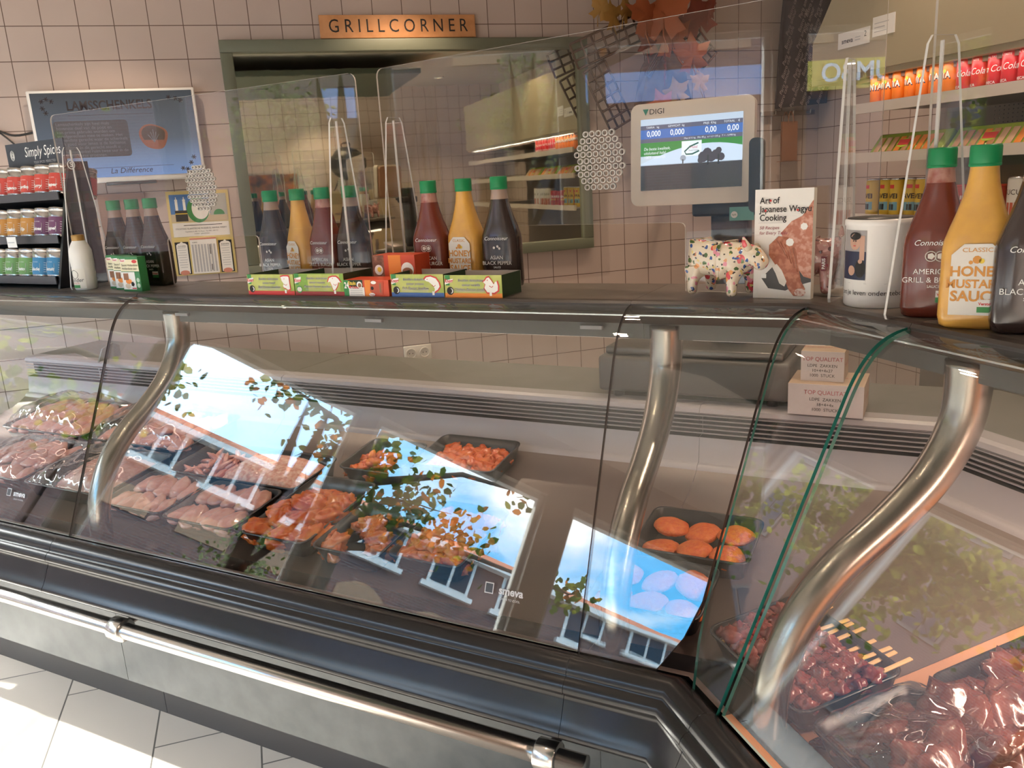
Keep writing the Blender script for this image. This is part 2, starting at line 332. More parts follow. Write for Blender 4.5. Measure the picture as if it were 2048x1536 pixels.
b2 = thing('tall_house', 'taller dark brick house behind the yellow green tree', 'building', (-20, 14, -.15))
MB().box((-29, 2.4, -.15), (-19.4, 34, 11.2), brick).build('facade', b2, True)
MB().box((-29.2, 2.2, 11.2), (-19.2, 34.2, 11.6), whitep).build('roof_edge', b2, True)
for i in range(7):
    for z in (1.0, 4.4, 7.8):
        y = 4 + i * 4.2; w = MB().box((-19.4, y, z), (-19.3, y + 1.6, z + 2.0), mat('grey house frame', (0.16, 0.14, 0.13), .6)).build('window', b2, True)
        MB().box((-19.3, y + .12, z + .12), (-19.27, y + .75, z + 1.88), darkglass).box((-19.3, y + .85, z + .12), (-19.27, y + 1.48, z + 1.88), darkglass).build('pane', w).matrix_parent_inverse = Matrix.Translation(b2.location).inverted()
# trees by the window
bark = mat('tree bark', (0.10, 0.075, 0.055), 0.9, bump=(20, .6, .02))
def leafmat(n, c):
    m = bpy.data.materials.new(n); m.use_nodes = True; nt = m.node_tree; nt.nodes.clear(); N = nt.nodes.new; L = nt.links.new
    o = N('ShaderNodeOutputMaterial'); a = N('ShaderNodeAddShader'); d = N('ShaderNodeBsdfDiffuse'); t = N('ShaderNodeBsdfTranslucent')
    d.inputs[0].default_value = (*[x * .7 for x in c], 1); t.inputs[0].default_value = (*[min(1, x * .9) for x in c], 1); L(d.outputs[0], a.inputs[0]); L(t.outputs[0], a.inputs[1]); L(a.outputs[0], o.inputs[0]); return m
lf_g = leafmat('green leaves', (0.035, 0.06, 0.012)); lf_y = leafmat('yellow green leaves', (0.11, 0.125, 0.018)); lf_o = leafmat('orange leaves', (0.26, 0.09, 0.015))
def tree(name, label, x, y, h, clusters, n, ls, cols, seed):
    rnd = random.Random(seed); t = thing(name, label, 'tree', (x, y, -.15))
    tr = MB(); tr.tube([(0, 0, 0), (.05, .03, h * .4), (-.03, .06, h * .7), (0, 0, h)], [.17, .13, .10, .06], bark, 10)
    for (cx, cy, cz, r, k) in clusters:
        z0 = min(h, max(h * .45, cz - .3)); tr.tube([(0, 0, z0 * .9), (cx * .5, cy * .5, (z0 * .9 + cz) / 2 + .25), (cx, cy, cz)], [.06, .035, .012], bark, 6)
        for q in range(3):
            a = Vector((rnd.uniform(-1, 1), rnd.uniform(-1, 1), rnd.uniform(-.7, .4))) * r; tr.tube([(cx, cy, cz), (cx + a.x * .5, cy + a.y * .5, cz + a.z * .4), (cx + a.x, cy + a.y, cz + a.z)], [.012, .008, .004], bark, 5)
    tr.build('trunk', t)
    cr = MB()
    for (cx, cy, cz, r, k) in clusters:
        for _ in range(int(n * k)):
            d = Vector((rnd.gauss(0, .5), rnd.gauss(0, .5), rnd.gauss(0, .38))) * r; c = Vector((cx, cy, cz)) + d
            M = Matrix.Translation(c) @ Euler((rnd.uniform(0, 6), rnd.uniform(0, 6), rnd.uniform(0, 6))).to_matrix().to_4x4(); s = ls * rnd.uniform(.7, 1.3)
            cr.add([(0, 0, 0), (.32 * s, .3 * s, .03 * s), (.26 * s, .7 * s, 0), (0, s, -.05 * s), (-.26 * s, .7 * s, 0), (-.32 * s, .3 * s, .03 * s)], [(0, 1, 2, 3, 4, 5)], rnd.choice(cols), False, M)
    cr.build('crown', t); return t
TR = []
def cl(*a): return list(a)
tree('street_tree', 'tree with green and orange leaves outside the middle window', -7.6, -3.6, 5.2,
     [(-.2, .6, 4.35, .55, 1), (.2, 0, 4.2, .6, 1.2), (.1, -.7, 3.95, .6, 1.2), (-.1, -1.4, 3.75, .5, .9), (.3, -.3, 3.55, .45, .7), (.1, 1.4, 4.7, .5, .8), (-.5, .2, 5.6, 1.1, 1.0), (.3, -2.3, 4.7, .45, .6), (0, -3.2, 3.7, .3, .5)], 120, .135, [lf_g, lf_g, lf_g, lf_g, lf_o, lf_y], 3)
lf_p = leafmat('pale green leaves', (0.16, 0.20, 0.10))
tree('young_tree', 'young pale green tree in the street before the blue fascia', -12.0, -2.75, 3.6,
     [(0, 0, 3.2, .55, 1.4), (.1, -.45, 2.9, .5, 1.3), (-.1, .5, 2.8, .55, 1.4), (0, 0, 2.4, .5, 1.2), (0, .1, 3.7, .4, .9), (.1, -.2, 1.9, .35, .5)], 190, .085, [lf_p, lf_p, lf_g], 17)
tree('street_tree', 'leafy yellow green tree outside the front window', -6.4, 0.9, 4.6,
     [(0, .2, 3.1, .55, 1), (.3, -.9, 2.85, .4, .7), (.2, -1.5, 3.0, .4, .7), (-.2, 1.0, 3.4, .7, 1.2), (0, 0, 4.4, 1.1, 1.6), (.2, 2.6, 5.3, .5, .5), (.2, -1.9, 3.6, .35, .5)], 150, .115, [lf_g, lf_y, lf_y], 5)
tree('street_tree', 'small yellow leaved tree outside the alcove window', -5.6, 3.4, 4.2,
     [(0, 0, 3.0, .8, 2), (.4, -.9, 2.8, .7, 2), (.2, .9, 3.0, .8, 1.6), (-.2, .2, 2.2, .6, .9), (.1, -.3, 3.7, .8, 2), (.2, -1.6, 3.1, .6, 1.2)], 300, .12, [lf_g, lf_g, lf_y], 9)
# ------------------------------------------------------------------ the meat counter
steel = mat('brushed steel', (0.62, 0.60, 0.58), 0.22, 1.0)
steel_post = mat('post steel', (0.40, 0.36, 0.33), 0.26, 1.0)
bumpm = mat('black plastic bumper', (0.009, 0.008, 0.009), 0.24, spec=0.42)
nosem = mat('dark counter nose', (0.045, 0.034, 0.030), 0.35, spec=0.5)
topm = mat('grey brown counter laminate', (0.115, 0.094, 0.080), 0.36, noise_=(14, (0.145, 0.122, 0.106), .35, .65))
panelm = mat('grey speckled front panel', (0.052, 0.060, 0.062), 0.35, noise_=(16, (0.075, 0.083, 0.084), .35, .65))
plinthm = mat('dark plinth', (0.045, 0.04, 0.04), 0.45)
deckm = mat('grey brown steel deck', (0.16, 0.12, 0.11), 0.38, 0.2)
deckr = mat('warm lit steel deck', (0.56, 0.28, 0.165), 0.42, 0.05)  # same deck steel, warm lamp light put into its colour
whitelip = mat('white coated metal', (0.34, 0.31, 0.325), 0.38)
grille_d = mat('vent slot dark', (0.03, 0.03, 0.035), 0.7)
worktop = mat('grey worktop', (0.15, 0.135, 0.12), 0.4, noise_=(10, (0.13, 0.12, 0.105), .4, .6))
canopym = mat('canopy grey', (0.085, 0.078, 0.075), 0.45)
pane_g = glass('counter glass', (0.955, 0.975, 0.965), 0.058)
edge_g = mat('glass edge green', (0.02, 0.16, 0.13), 0.15, spec=0.7)
edge_w = mat('glass edge pale', (0.42, 0.55, 0.52), 0.2)
def bez(p0, p1, p2, p3, n): return [tuple((1 - t) ** 3 * a + 3 * (1 - t) ** 2 * t * b + 3 * (1 - t) * t * t * c + t ** 3 * d for a, b, c, d in zip(p0, p1, p2, p3)) for t in [i / (n - 1) for i in range(n)]]
GP = bez((.866, 1.3035), (.93, 1.298), (.962, 1.256), (.990, 1.19), 18) + [(.990 + .222 * t, 1.19 - .5 * t) for t in [k / 8 for k in range(1, 9)]]
def offp(p, d):
    o = []
    for i in range(len(p)):
        a, b = p[max(i - 1, 0)], p[min(i + 1, len(p) - 1)]; t = Vector((b[0] - a[0], b[1] - a[1])).normalized(); o.append((p[i][0] + t.y * d, p[i][1] - t.x * d))
    return o
BUMP = [(1.10, .66), (1.205, .668), (1.215, .686), (1.228, .697), (1.243, .701), (1.256, .698), (1.266, .690), (1.272, .679), (1.271, .674), (1.279, .672), (1.287, .664), (1.2905, .654), (1.288, .645), (1.283, .643),
        (1.287, .634), (1.293, .620), (1.3005, .604), (1.309, .588), (1.314, .583), (1.3165, .576), (1.3135, .569), (1.304, .566), (1.10, .566)]
CANT = [(.60, 1.283), (.866, 1.283), (.870, 1.287), (.870, 1.306), (.866, 1.310), (.60, 1.310)]
CANB = [(.64, 1.215), (.79, 1.215), (.79, 1.283), (.64, 1.283)]
DECK = [(1.205, .686), (1.192, .686), (1.182, .620), (.60, .700), (.50, .713), (.43, .729), (.39, .748), (.368, .762)]
LEDGE = [(.368, .762), (.362, .772), (.352, .777), (.345, .778), (.335, .848)]
def mesh_front(t, sts, deck_mat, world=True):
    """all long profiles of one counter module; sts = stations along it"""
    def e(name, prof, m, **k): mb = MB(); ext(mb, prof, sts, m); return mb.build(name, t, True, **k)
    def f(name, prof, m, thick=.004):
        mb = MB(); ext_s(mb, prof, sts, m); return mb.build(name, t, True)
    e('plinth', [(.99, 0), (1.015, 0), (1.015, .20), (.99, .20)], plinthm)
    e('front_panel', [(1.10, .185), (1.122, .185), (1.122, .56), (1.10, .56)], panelm)
    mb = MB(); ext_s(mb, BUMP, sts, bumpm); mb.build('bumper', t, True)
    e('top_shelf', [(.60, 1.290), (.845, 1.290), (.845, 1.310), (.60, 1.310)], topm)
    e('shelf_nose', [(.8455, 1.284), (.868, 1.284), (.872, 1.290), (.872, 1.305), (.868, 1.3105), (.8455, 1.3105)], nosem)
    e('canopy', CANB, canopym)
    e('canopy_front', [(.79, 1.250), (.80, 1.250), (.845, 1.285), (.79, 1.2895)], nosem)
    e('glass_clip', [(.873, 1.2855), (.895, 1.2835), (.895, 1.2865), (.873, 1.289)], steel)
    mb = MB(); ext_s(mb, DECK, sts, deck_mat); mb.build('deck', t, True)
    mb = MB(); ext_s(mb, LEDGE, sts, whitelip); mb.build('back_panel', t, True)
    g = MB(); ext(g, [(.335, .848), (.30, .850), (.30, .916), (.335, .916)], sts, grille_d, False); gr = g.build('vent_grille', t, True)
    g = MB()
    for k in range(5): z = .858 + k * .0125; ext(g, [(.328, z), (.334, z), (.334, z + .003), (.328, z + .003)], sts, whitelip)
    g.build('vent_slat', gr, False).matrix_parent_inverse = (Matrix.Translation(t.location) @ t.rotation_euler.to_matrix().to_4x4()).inverted()
    e('vent_lip', [(.27, .9355), (.318, .9355), (.332, .930), (.337, .918), (.33, .912), (.27, .912)], whitelip)
    e('worktop', [(-.04, .905), (.27, .905), (.27, .935), (-.04, .935)], worktop)
    e('case_back', [(-.02, .0), (.0, .0), (.0, .905), (-.02, .905)], whitelip)
    e('case_floor', [(.0, .56), (1.10, .52), (1.10, .54), (.0, .58)], whitelip)
def pane(t, sts, prof=GP, th=.007, extra=None, edges=(True, True), ecol=None):
    mb = MB(); inn = offp(prof, th)
    ext_s(mb, prof, sts, pane_g); ext_s(mb, inn, sts[::-1], pane_g)
    for st, on in ((sts[0], edges[0]), (sts[-1], edges[1])):
        if on:
            k = len(prof); vs = [st(n, z) for n, z in prof] + [st(n, z) for n, z in inn]; mb.add(vs, [(i, i + 1, k + i + 1, k + i) for i in range(k - 1)], ecol or edge_g)
    for q in (0, -1):
        vs = [st(*prof[q]) for st in sts] + [st(*inn[q]) for st in sts]; k = len(sts); mb.add(vs, [(i, i + 1, k + i + 1, k + i) for i in range(k - 1)], edge_w)
    return mb.build('glass_pane', t, True)
POST = [(.775, 1.245), (.776, 1.19), (.785, 1.14), (.815, 1.085), (.86, 1.035), (.93, .983), (1.01, .932), (1.07, .875), (1.11, .81), (1.135, .74), (1.142, .63)]
def sm(path, n=4):
    P = [Vector(p) for p in path]; out = []
    for i in range(len(P) - 1):
        a, b, c, d = P[max(i - 1, 0)], P[i], P[i + 1], P[min(i + 2, len(P) - 1)]
        for k in range(n): u = k / n; out.append(0.5 * ((2 * b) + (c - a) * u + (2 * a - 5 * b + 4 * c - d) * u * u + (3 * b - a - 3 * c + d) * u ** 3))
    return out + [P[-1]]
def post(t, st, along):
    path = sm([st(n, z) for n, z in POST], 4); k = len(path)
    mb = MB(); mb.tube(path, [.037 - .007 * min(1, i / (k * .5)) for i in range(k)], steel_post, 16, up=(along.x, along.y, 0)); p = mb.build('glass_post', t, True)
    return p
E1, E3 = -3.216, -3.395
ml = thing('display_counter', 'glass fronted meat counter module at the left holding wrapped chicken', 'counter', A(-1.0, .5), RA)
mesh_front(ml, [stA(-.2), stA(-1.699)], deckm); pane(ml, [stA(-.2), stA(-1.6985)], ecol=nosem)
mm_ = thing('display_counter', 'middle meat counter module with raw and orange marinated chicken', 'counter', A(-2.5, .5), RA)
mesh_front(mm_, [stA(-1.701), stA(E1)], deckm); pane(mm_, [stA(-1.7015), stA(E1 + .001)], ecol=nosem)
post(mm_, stA(-1.735), U1)
mc = thing('display_counter', 'corner meat counter module with orange minced meat patties', 'counter', A(-3.4, .5), RA)
mesh_front(mc, [stA(E1 - .001), MT, stB(E3)], deckm)
# the two narrow corner panes hang a little proud and lower, cut off diagonally at the mitre
GP2 = [(n + .006, z) for n, z in GP] + [(1.229, .663)]
def MTa(n, z, o=.004): 
    p = MT(n, z); c = max(0, (.78 - z)) * .55; return p + U1 * (o + c)
def MTb(n, z, o=.004):
    p = MT(n, z); c = max(0, (.78 - z)) * .30; return p - Vector((0, 1, 0)) * (o + c)
pane(mc, [stA(E1 - .003), MTa], GP2, ecol=nosem); pane(mc, [MTb, stB(E3 + .004)], GP2)
post(mc, stA(-3.262), U1); 
mr_ = thing('display_counter', 'right meat counter module with skewers and dark red steaks', 'counter', Bc(-4.2, .5), RB)
mesh_front(mr_, [stB(E3 - .001), stB(-5.6)], deckr); pane(mr_, [stB(E3 - .003), stB(-5.6)])
post(mr_, stB(-3.425), Vector((0, 1, 0)))
# steel trim rails behind the glass foot
for t, sts in ((ml, [stA(-.2), stA(-1.699)]), (mm_, [stA(-1.701), stA(E1)]), (mc, [stA(E1 - .001), MT, stB(E3)]), (mr_, [stB(E3 - .001), stB(-5.6)])):
    mb = MB()
    for k in range(3): n0 = 1.15 - k * .012; ext(mb, [(n0, .627 + k * .0015), (n0 + .006, .627 + k * .0015), (n0 + .006, .633 + k * .0015), (n0, .633 + k * .0015)], sts, steel)
    mb.build('drip_rail', t, True)
# canopy lights inside the case (real tubes under the shelf)
tube_m = mat('case tube light', (1, .9, .85), emit=(1.0, 0.80, 0.70), es=1.5)
def case_light(t, a, b, pw):
    mb = MB(); mb.tube([a, b], .008, tube_m, 8); mb.build('tube_light', t, True)
    l = bpy.data.lights.new('case_tube', 'AREA'); l.shape = 'RECTANGLE'; l.size = (Vector(b) - Vector(a)).length; l.size_y = .03; l.energy = pw; l.color = (1.0, .70, .55)
    o = bpy.data.objects.new('case_tube', l); COL.objects.link(o); m = (Vector(a) + Vector(b)) / 2; o.location = m - Vector((0, 0, .012))
    d = Vector(b) - Vector(a); o.rotation_euler = (0, 0, math.atan2(d.y, d.x))
case_light(ml, A(-.6, .70, 1.204), A(-1.66, .70, 1.204), .5)
case_light(mm_, A(-1.78, .70, 1.204), A(-3.15, .70, 1.204), .8)
case_light(mc, A(-3.30, .70, 1.204), A(-3.58, .70, 1.204), .25)
case_light(mr_, Bc(-3.5, .70, 1.204), Bc(-5.2, .70, 1.204), 17)
# price rail clips on the canopy and divider glass at the left joint
for s in (-1.80, -2.50, -3.10): MB().box((-.026, -.004, -.004), (.026, .006, .004), whitelip).build('label_clip', mm_, loc=mm_.matrix_world.inverted() @ Vector((0, 0, 0)) if False else (-(s + 2.5), .5 - .806, 1.240))
mb = MB(); mb.prism([(.46, .715), (.40, .735), (.355, .77), (.33, .85), (.33, .93), (.30, .985), (.25, 1.0), (.22, .985), (.22, .94), (.28, .94), (.30, .80), (.30, .70)], -.004, .004, mat('grey divider', (0.26, 0.26, 0.25), 0.35),
                     Matrix(((N1.x, 0, U1.x, 0), (N1.y, 0, U1.y, 0), (0, 1, 0, 0), (0, 0, 0, 1))) @ Matrix.Translation((0, 0, -.69))); mb.build('divider', ml, True)
# the steel bumper rail
rail = thing('bumper_rail', 'polished steel tube rail along the lower front of the counter', 'rail', A(-1.5, 1.30, .518), RA)
mb = MB(); mb.tube([A(-.2, 1.300, .515), A(-3.262, 1.300, .515)], .0205, steel, 18); mb.build('tube', rail, True)
for s in (-1.978, -3.185):
    mb = MB(); mb.tube([A(s + .022, 1.300, .515), A(s + .02, 1.300, .515), A(s - .02, 1.300, .515), A(s - .022, 1.300, .515)], [.0285, .03, .03, .0285], steel, 18); mb.tube([A(s, 1.285, .520), A(s, 1.12, .53)], .010, nosem, 10); mb.build('bracket', rail, True)
# ------------------------------------------------------------------ things on and by the tiled wall
blk = mat('black plastic', (0.015, 0.015, 0.017), 0.4); inkm = mat('black ink', (0.02, 0.018, 0.018), 0.7); wht = mat('white print', (0.85, 0.85, 0.83), 0.6)
redp = mat('red print', (0.62, 0.04, 0.04), 0.5); grnp = mat('green print', (0.03, 0.22, 0.05), 0.5); creamb = mat('cream paper', (0.78, 0.74, 0.66), 0.7); paper = mat('white paper', (0.82, 0.80, 0.77), 0.7)
orgp = mat('orange print', (0.80, 0.25, 0.03), 0.5); yelp = mat('yellow print', (0.80, 0.58, 0.06), 0.5); brnp = mat('brown print', (0.28, 0.12, 0.06), 0.6); blup = mat('blue print', (0.06, 0.14, 0.40), 0.5)
def screen_mat(name, stops, strength, axis='Z'):
    m = bpy.data.materials.new(name); m.use_nodes = True; nt = m.node_tree; b = nt.nodes['Principled BSDF']; N = nt.nodes.new; L = nt.links.new
    tc = N('ShaderNodeTexCoord'); sp = N('ShaderNodeSeparateXYZ'); L(tc.outputs['Generated'], sp.inputs[0]); r = N('ShaderNodeValToRGB'); L(sp.outputs[axis], r.inputs[0])
    r.color_ramp.elements[0].position = stops[0][0]; r.color_ramp.elements[0].color = (*stops[0][1], 1); r.color_ramp.elements[1].position = stops[-1][0]; r.color_ramp.elements[1].color = (*stops[-1][1], 1)
    for p, c in stops[1:-1]: e = r.color_ramp.elements.new(p); e.color = (*c, 1)
    b.inputs['Base Color'].default_value = (0.01, 0.01, 0.012, 1); b.inputs['Roughness'].default_value = 0.22
    L(r.outputs[0], b.inputs['Emission Color']); b.inputs['Emission Strength'].default_value = strength; return m
def emi(name, c, s=1.0): return mat(name, (0.01, 0.01, 0.01), 0.3, emit=c, es=s)
# television
tv = thing('television', 'white framed television showing LAMSSCHENKELS above the spice rack', 'television', (0.400, -0.055, 1.665), 0)
TVW, TVH = .716, .418
fr = MB(); fr.rbox((-TVW / 2, 0, 0), (TVW / 2, .035, TVH), .006, mat('tv white frame', (0.78, 0.77, 0.76), 0.35)); fr.build('housing', tv)
scr = MB(); scr.box((-TVW / 2 + .014, -.002, .026), (TVW / 2 - .014, .001, TVH - .012), screen_mat('tv picture', [(0, (0.16, 0.27, 0.52)), (.2, (0.15, 0.22, 0.36)), (.45, (0.085, 0.11, 0.145)), (1, (0.045, 0.052, 0.058))], .75)); scr = scr.build('screen', tv)
pic = MB(); pb = emi('tv dark box', (0.035, 0.030, 0.030), .9); ptx = emi('tv text', (0.10, 0.10, 0.105), 1); ptt = emi('tv title', (0.022, 0.014, 0.014), 1); pm = emi('tv steak', (0.17, 0.055, 0.03), 1); pm2 = emi('tv steak dark', (0.05, 0.03, 0.022), 1)
pic.poly([(x, -.0025, z) for x, z in rrect(-.270, .118, .045, .282, .016)], pb)
for i, t_ in enumerate(('Lamsschenkels zijn heel mals', 'bovenste deel van de poot en', 'kan prima gebruikt worden om', 'stoofgerechten mee te maken. Het', 'bekendste gerecht waar de schenkels', 'zich goed voor lenen is de Italiaanse', 'ossobuco. In dit gerecht stooft u', 'de lamsschenkel ruim twee uur in de', 'wijn met verse groenten.')):
    pic.text(t_, .0195, ptx, x=-.260, z=.268 - i * .0175, y=-.003, align='LEFT')
pic.text('LAMSSCHENKELS', .058, ptt, x=-.02, z=.346, y=-.003, bold=.02, sx=.82)
pic.quad(-.20, .305, .16, .3065, ptt, y=-.003); pic.quad(-.16, .068, .22, .0695, ptt, y=-.003)
pic.text('La Différence', .034, ptt, x=.03, z=.052, y=-.003, shear=.25)
st_ = [(.150 + .062 * math.cos(a) * (1 + .08 * math.sin(3 * a)), .20 + .06 * math.sin(a) * (1 + .10 * math.cos(2 * a + 1))) for a in [k * PI / 16 for k in range(32)]]
pic.poly([(x, -.0028, z) for x, z in st_], pm); pic.poly([(x * .82 + .150 * .18, -.0031, z * .8 + .222 * .2) for x, z in st_ if z > .17] , pm2)
for k in range(5): pic.tube([(.150, -.003, .175), (.150 + .012 * (k - 2), -.0035, .21 + .012 * (2 - abs(k - 2)))], .0012, ptx, 5)
for x, z in ((-.30, .37), (-.28, .38), (-.26, .37), (-.30, .34), (-.29, .32), (.24, .375), (.27, .37), (.29, .36), (.31, .05), (.30, .075), (.315, .10), (.28, .045), (.26, .05)):
    for a in range(3): d = a * PI / 3; pic.add([(x - .011 * math.cos(d) - .002 * math.sin(d), -.0027, z - .011 * math.sin(d) + .002 * math.cos(d)), (x + .011 * math.cos(d) - .002 * math.sin(d), -.0027, z + .011 * math.sin(d) + .002 * math.cos(d)), (x + .011 * math.cos(d) + .002 * math.sin(d), -.0027, z + .011 * math.sin(d) - .002 * math.cos(d)), (x - .011 * math.cos(d) + .002 * math.sin(d), -.0027, z - .011 * math.sin(d) - .002 * math.cos(d))], [(0, 1, 2, 3)], ptt)
pic.build('picture', scr)
MB().rbox((-.09, -.004, -.012), (.13, .03, .003), .003, mat('tv sensor bar', (0.05, 0.055, 0.06), 0.2)).build('sensor_bar', tv)
c_ = MB(); c_.tube(sm([(-.30, -.02, 2.02), (-.10, -.02, 1.918), (-.04, -.02, 1.896), (.03, -.02, 1.905), (.06, -.03, 1.91)]), .005, blk, 8); tag(c_.build('power_cable'), 'black cable hanging on the tiles left of the television', 'cable')
c_ = MB(); c_.tube(sm([(-.12, -.015, 1.93), (-.06, -.015, 1.87), (-.005, -.015, 1.80), (.03, -.015, 1.70)]), .004, blk, 8); tag(c_.build('power_cable'), 'thin cable running down the tiles behind the spice rack', 'cable')
# mirror
mframe = mat('grey green painted frame', (0.155, 0.165, 0.115), 0.5)
mg = mat('aged mirror', (0.74, 0.75, 0.60), 0.02, 1.0, bump=(4, .02, .01))
mi = thing('wall_mirror', 'large wall mirror in a broad grey green frame', 'mirror', (1.83, 0, 1.17), 0)
X0, X1, Z0, Z1, w_ = .897, 2.790, 1.165, 2.293, .058
for q in ((X0, Z1 - w_, X1, Z1), (X0, Z0, X1, Z0 + w_), (X0, Z0 + w_, X0 + w_, Z1 - w_), (X1 - w_, Z0 + w_, X1, Z1 - w_)): MB().rbox((q[0], -.045, q[1]), (q[2], -.001, q[3]), .004, mframe).build('frame_side', mi, True)
MB().box((X0 + w_ - .01, -.018, Z0 + w_ - .01), (X1 - w_ + .01, -.012, Z1 - w_ + .01), mg).build('mirror_glass', mi, True)
# sign
woodm = mat('orange sign board', (0.62, 0.30, 0.13), 0.55, noise_=(18, (0.55, 0.25, 0.10), .4, .65))
sgn = thing('wooden_sign', 'flat wooden board lettered GRILLCORNER above the mirror', 'sign', (1.775, -.034, 2.297), math.radians(0), rot=(0, math.radians(-.1), 0))
MB().rbox((-.396, 0, 0), (.396, .018, .108), .002, woodm).build('board', sgn)
tx = MB(); tx.text('G R I L L C O R N E R', .088, inkm, x=0, z=.054, y=-.0012, sx=.86); tx.build('lettering', sgn)
# prayer calendar poster
cal = thing('wall_calendar', 'mosque prayer time calendar with yellow border on the tiles', 'calendar', (.695, -.006, 1.197), 0, rot=(0, math.radians(1.0), 0))
W_, H_ = .29, .41
MB().box((-W_ / 2, 0, 0), (W_ / 2, .003, H_), mat('yellow card', (0.66, 0.52, 0.20), 0.6)).build('card', cal)
p = MB(); sky_ = mat('poster sky', (0.05, 0.18, 0.48), 0.6); sand = mat('poster sand', (0.55, 0.45, 0.30), 0.6)
p.quad(-.132, .262, .132, .394, sky_, y=-.0006); p.quad(-.132, .262, .132, .300, sand, y=-.0008); p.quad(.05, .262, .132, .394, mat('poster grey', (0.42, 0.42, 0.38), 0.6), y=-.0009)
p.quad(-.112, .265, -.055, .318, inkm, y=-.001); p.quad(-.112, .300, -.055, .304, yelp, y=-.0012)
for x in (-.108, -.072): p.quad(x, .318, x + .012, .36, wht, y=-.001); p.disc(x + .006, .366, .007, wht, y=-.001, n=10); p.quad(x + .004, .366, x + .008, .382, wht, y=-.001)
ring = [(-.005 + .052 * math.cos(a), .318 + .062 * math.sin(a)) for a in [math.radians(50 + k * 13) for k in range(24)]] + [(.006 + .040 * math.cos(a), .322 + .050 * math.sin(a)) for a in [math.radians(349 - k * 13) for k in range(24)]]
p.disc(.0, .318, .05, paper, y=-.0011, rz=.058); p.poly([(x, -.0014, z) for x, z in ring], grnp); p.poly([(x, -.0013, z) for x, z in arc(.092, .292, .026, 0, 180, 12)], grnp); p.quad(.04, .262, .13, .29, sand, y=-.0012)
p.build('picture', cal)
p = MB(); p.quad(-.132, .190, .132, .258, paper, y=-.0006); p.text('STICHTING ISLAMITISCHE MOSKEE EL NAHDA WEERT', .0115, inkm, z=.228, y=-.001, sx=.86)
p.text('Vogelsbleek 4, 6001 TE Weert - Tel. 0495 - 543 712', .0085, inkm, z=.214, y=-.001, sx=.85)
p.text('moskee - gebedstijden', .008, inkm, z=.203, y=-.001); p.quad(-.08, .243, .10, .246, inkm, y=-.001); p.build('title_panel', cal)
p = MB(); p.box((-.062, -.008, .006), (.062, -.0005, .182), paper); p.quad(-.062, .174, .062, .182, mat('salmon strip', (0.62, 0.25, 0.18), 0.6), y=-.0085)
lg = mat('grey print', (0.45, 0.45, 0.47), 0.7)
for i in range(8): p.quad(-.056 + i * .0145, .014, -.047 + i * .0145, .150, lg, y=-.0084)
for j in range(22): p.quad(-.058, .018 + j * .006, .058, .0186 + j * .006, paper, y=-.0088)
p.quad(.028, .10, .031, .148, inkm, y=-.009); p.quad(.028, .02, .031, .05, inkm, y=-.009); p.text('GEBED', .008, inkm, x=-.04, z=.160, y=-.009); p.build('day_block', cal)
for sx_ in (-1, 1):
    p = MB(); p.quad(sx_ * .102 - .032, .006, sx_ * .102 + .032, .165, inkm, y=-.0006); p.poly([(sx_ * .102 + a, -.0009, c) for a, c in [(-.026, .010), (.026, .010), (.026, .150), (.018, .158), (.008, .160), (0, .168), (-.008, .160), (-.018, .158), (-.026, .150)]], paper)
    for k in range(9): p.quad(sx_ * .102 - .016 - (k % 3) * .003, .040 + k * .012, sx_ * .102 + .016 + (k % 2) * .003, .0425 + k * .012, lg, y=-.0012)
    p.text('SLAGERIJ' if sx_ < 0 else 'BAKKERIJ', .009, inkm, x=sx_ * .102, z=.145, y=-.0012); p.disc(sx_ * .102, .014, .022, mat('salmon strip', (0.6, 0.2, 0.15)), y=-.0011, rz=.012); p.build('side_panel', cal)
tag(MB().box((.255, -.02, 1.34), (.462, -.002, 1.614), mat('brown board', (0.27, 0.165, 0.125), 0.6)).build('wall_board'), 'plain brown board on the tiles behind three dark bottles', 'board')
# wall sockets
sk = thing('wall_socket', 'double white wall socket low on the tiles behind the counter', 'socket', (1.727, -.001, .67), 0)
sm_ = mat('socket white', (0.74, 0.68, 0.60), 0.4); MB().rbox((-.078, -.012, -.042), (.078, 0, .042), .004, sm_).build('plate', sk)
for x in (-.038, .038):
    q = MB(); q.lathe([(.029, .0), (.029, .004), (.024, .004), (.022, -.004)], sm_, T(x, -.012, 0, PI / 2), cap=False); q.disc(x, 0, .022, mat('socket recess', (0.60, 0.54, 0.47), 0.5), y=-.0125)
    for dx in (-.009, .009): q.disc(x + dx, 0, .003, blk, y=-.013, n=8)
    q.build('outlet', sk)
# windmill decoration with autumn leaves
latm = mat('brown lattice wood', (0.10, 0.055, 0.035), 0.7)
wm = thing('windmill_ornament', 'brown wooden windmill ornament with lattice sails on the wall', 'ornament', (3.05, -.12, 2.02), 0)
bd = MB(); bd.prism([(-.02, -.12), (.30, -.12), (.25, .10), (.20, .16), (.07, .16), (.03, .10)], -.03, .06, mat('windmill body', (0.13, 0.075, 0.05), 0.8, noise_=(12, (0.20, 0.12, 0.07), .4, .6)), FL); bd.build('body', wm)
cp = MB(); cp.ball((.13, 0, .20), (.10, .06, .07), latm, 14, 8); cp.build('cap', wm)
def sail(x0, z0, x1, z1, wd, nn):
    q = MB(); a = Vector((x0, 0, z0)); b = Vector((x1, 0, z1)); d = (b - a); L_ = d.length; d.normalize(); s_ = Vector((-d.z, 0, d.x))
    for k in range(4): q.tube([a + s_ * (wd * (k / 3 - .5)), b + s_ * (wd * (k / 3 - .5))], .0065, latm, 4)
    for k in range(nn + 1): c = a + d * (L_ * k / nn); q.tube([c - s_ * wd / 2, c + s_ * wd / 2], .0065, latm, 4)
    q.build('sail', wm, loc=(0, -.07, 0))
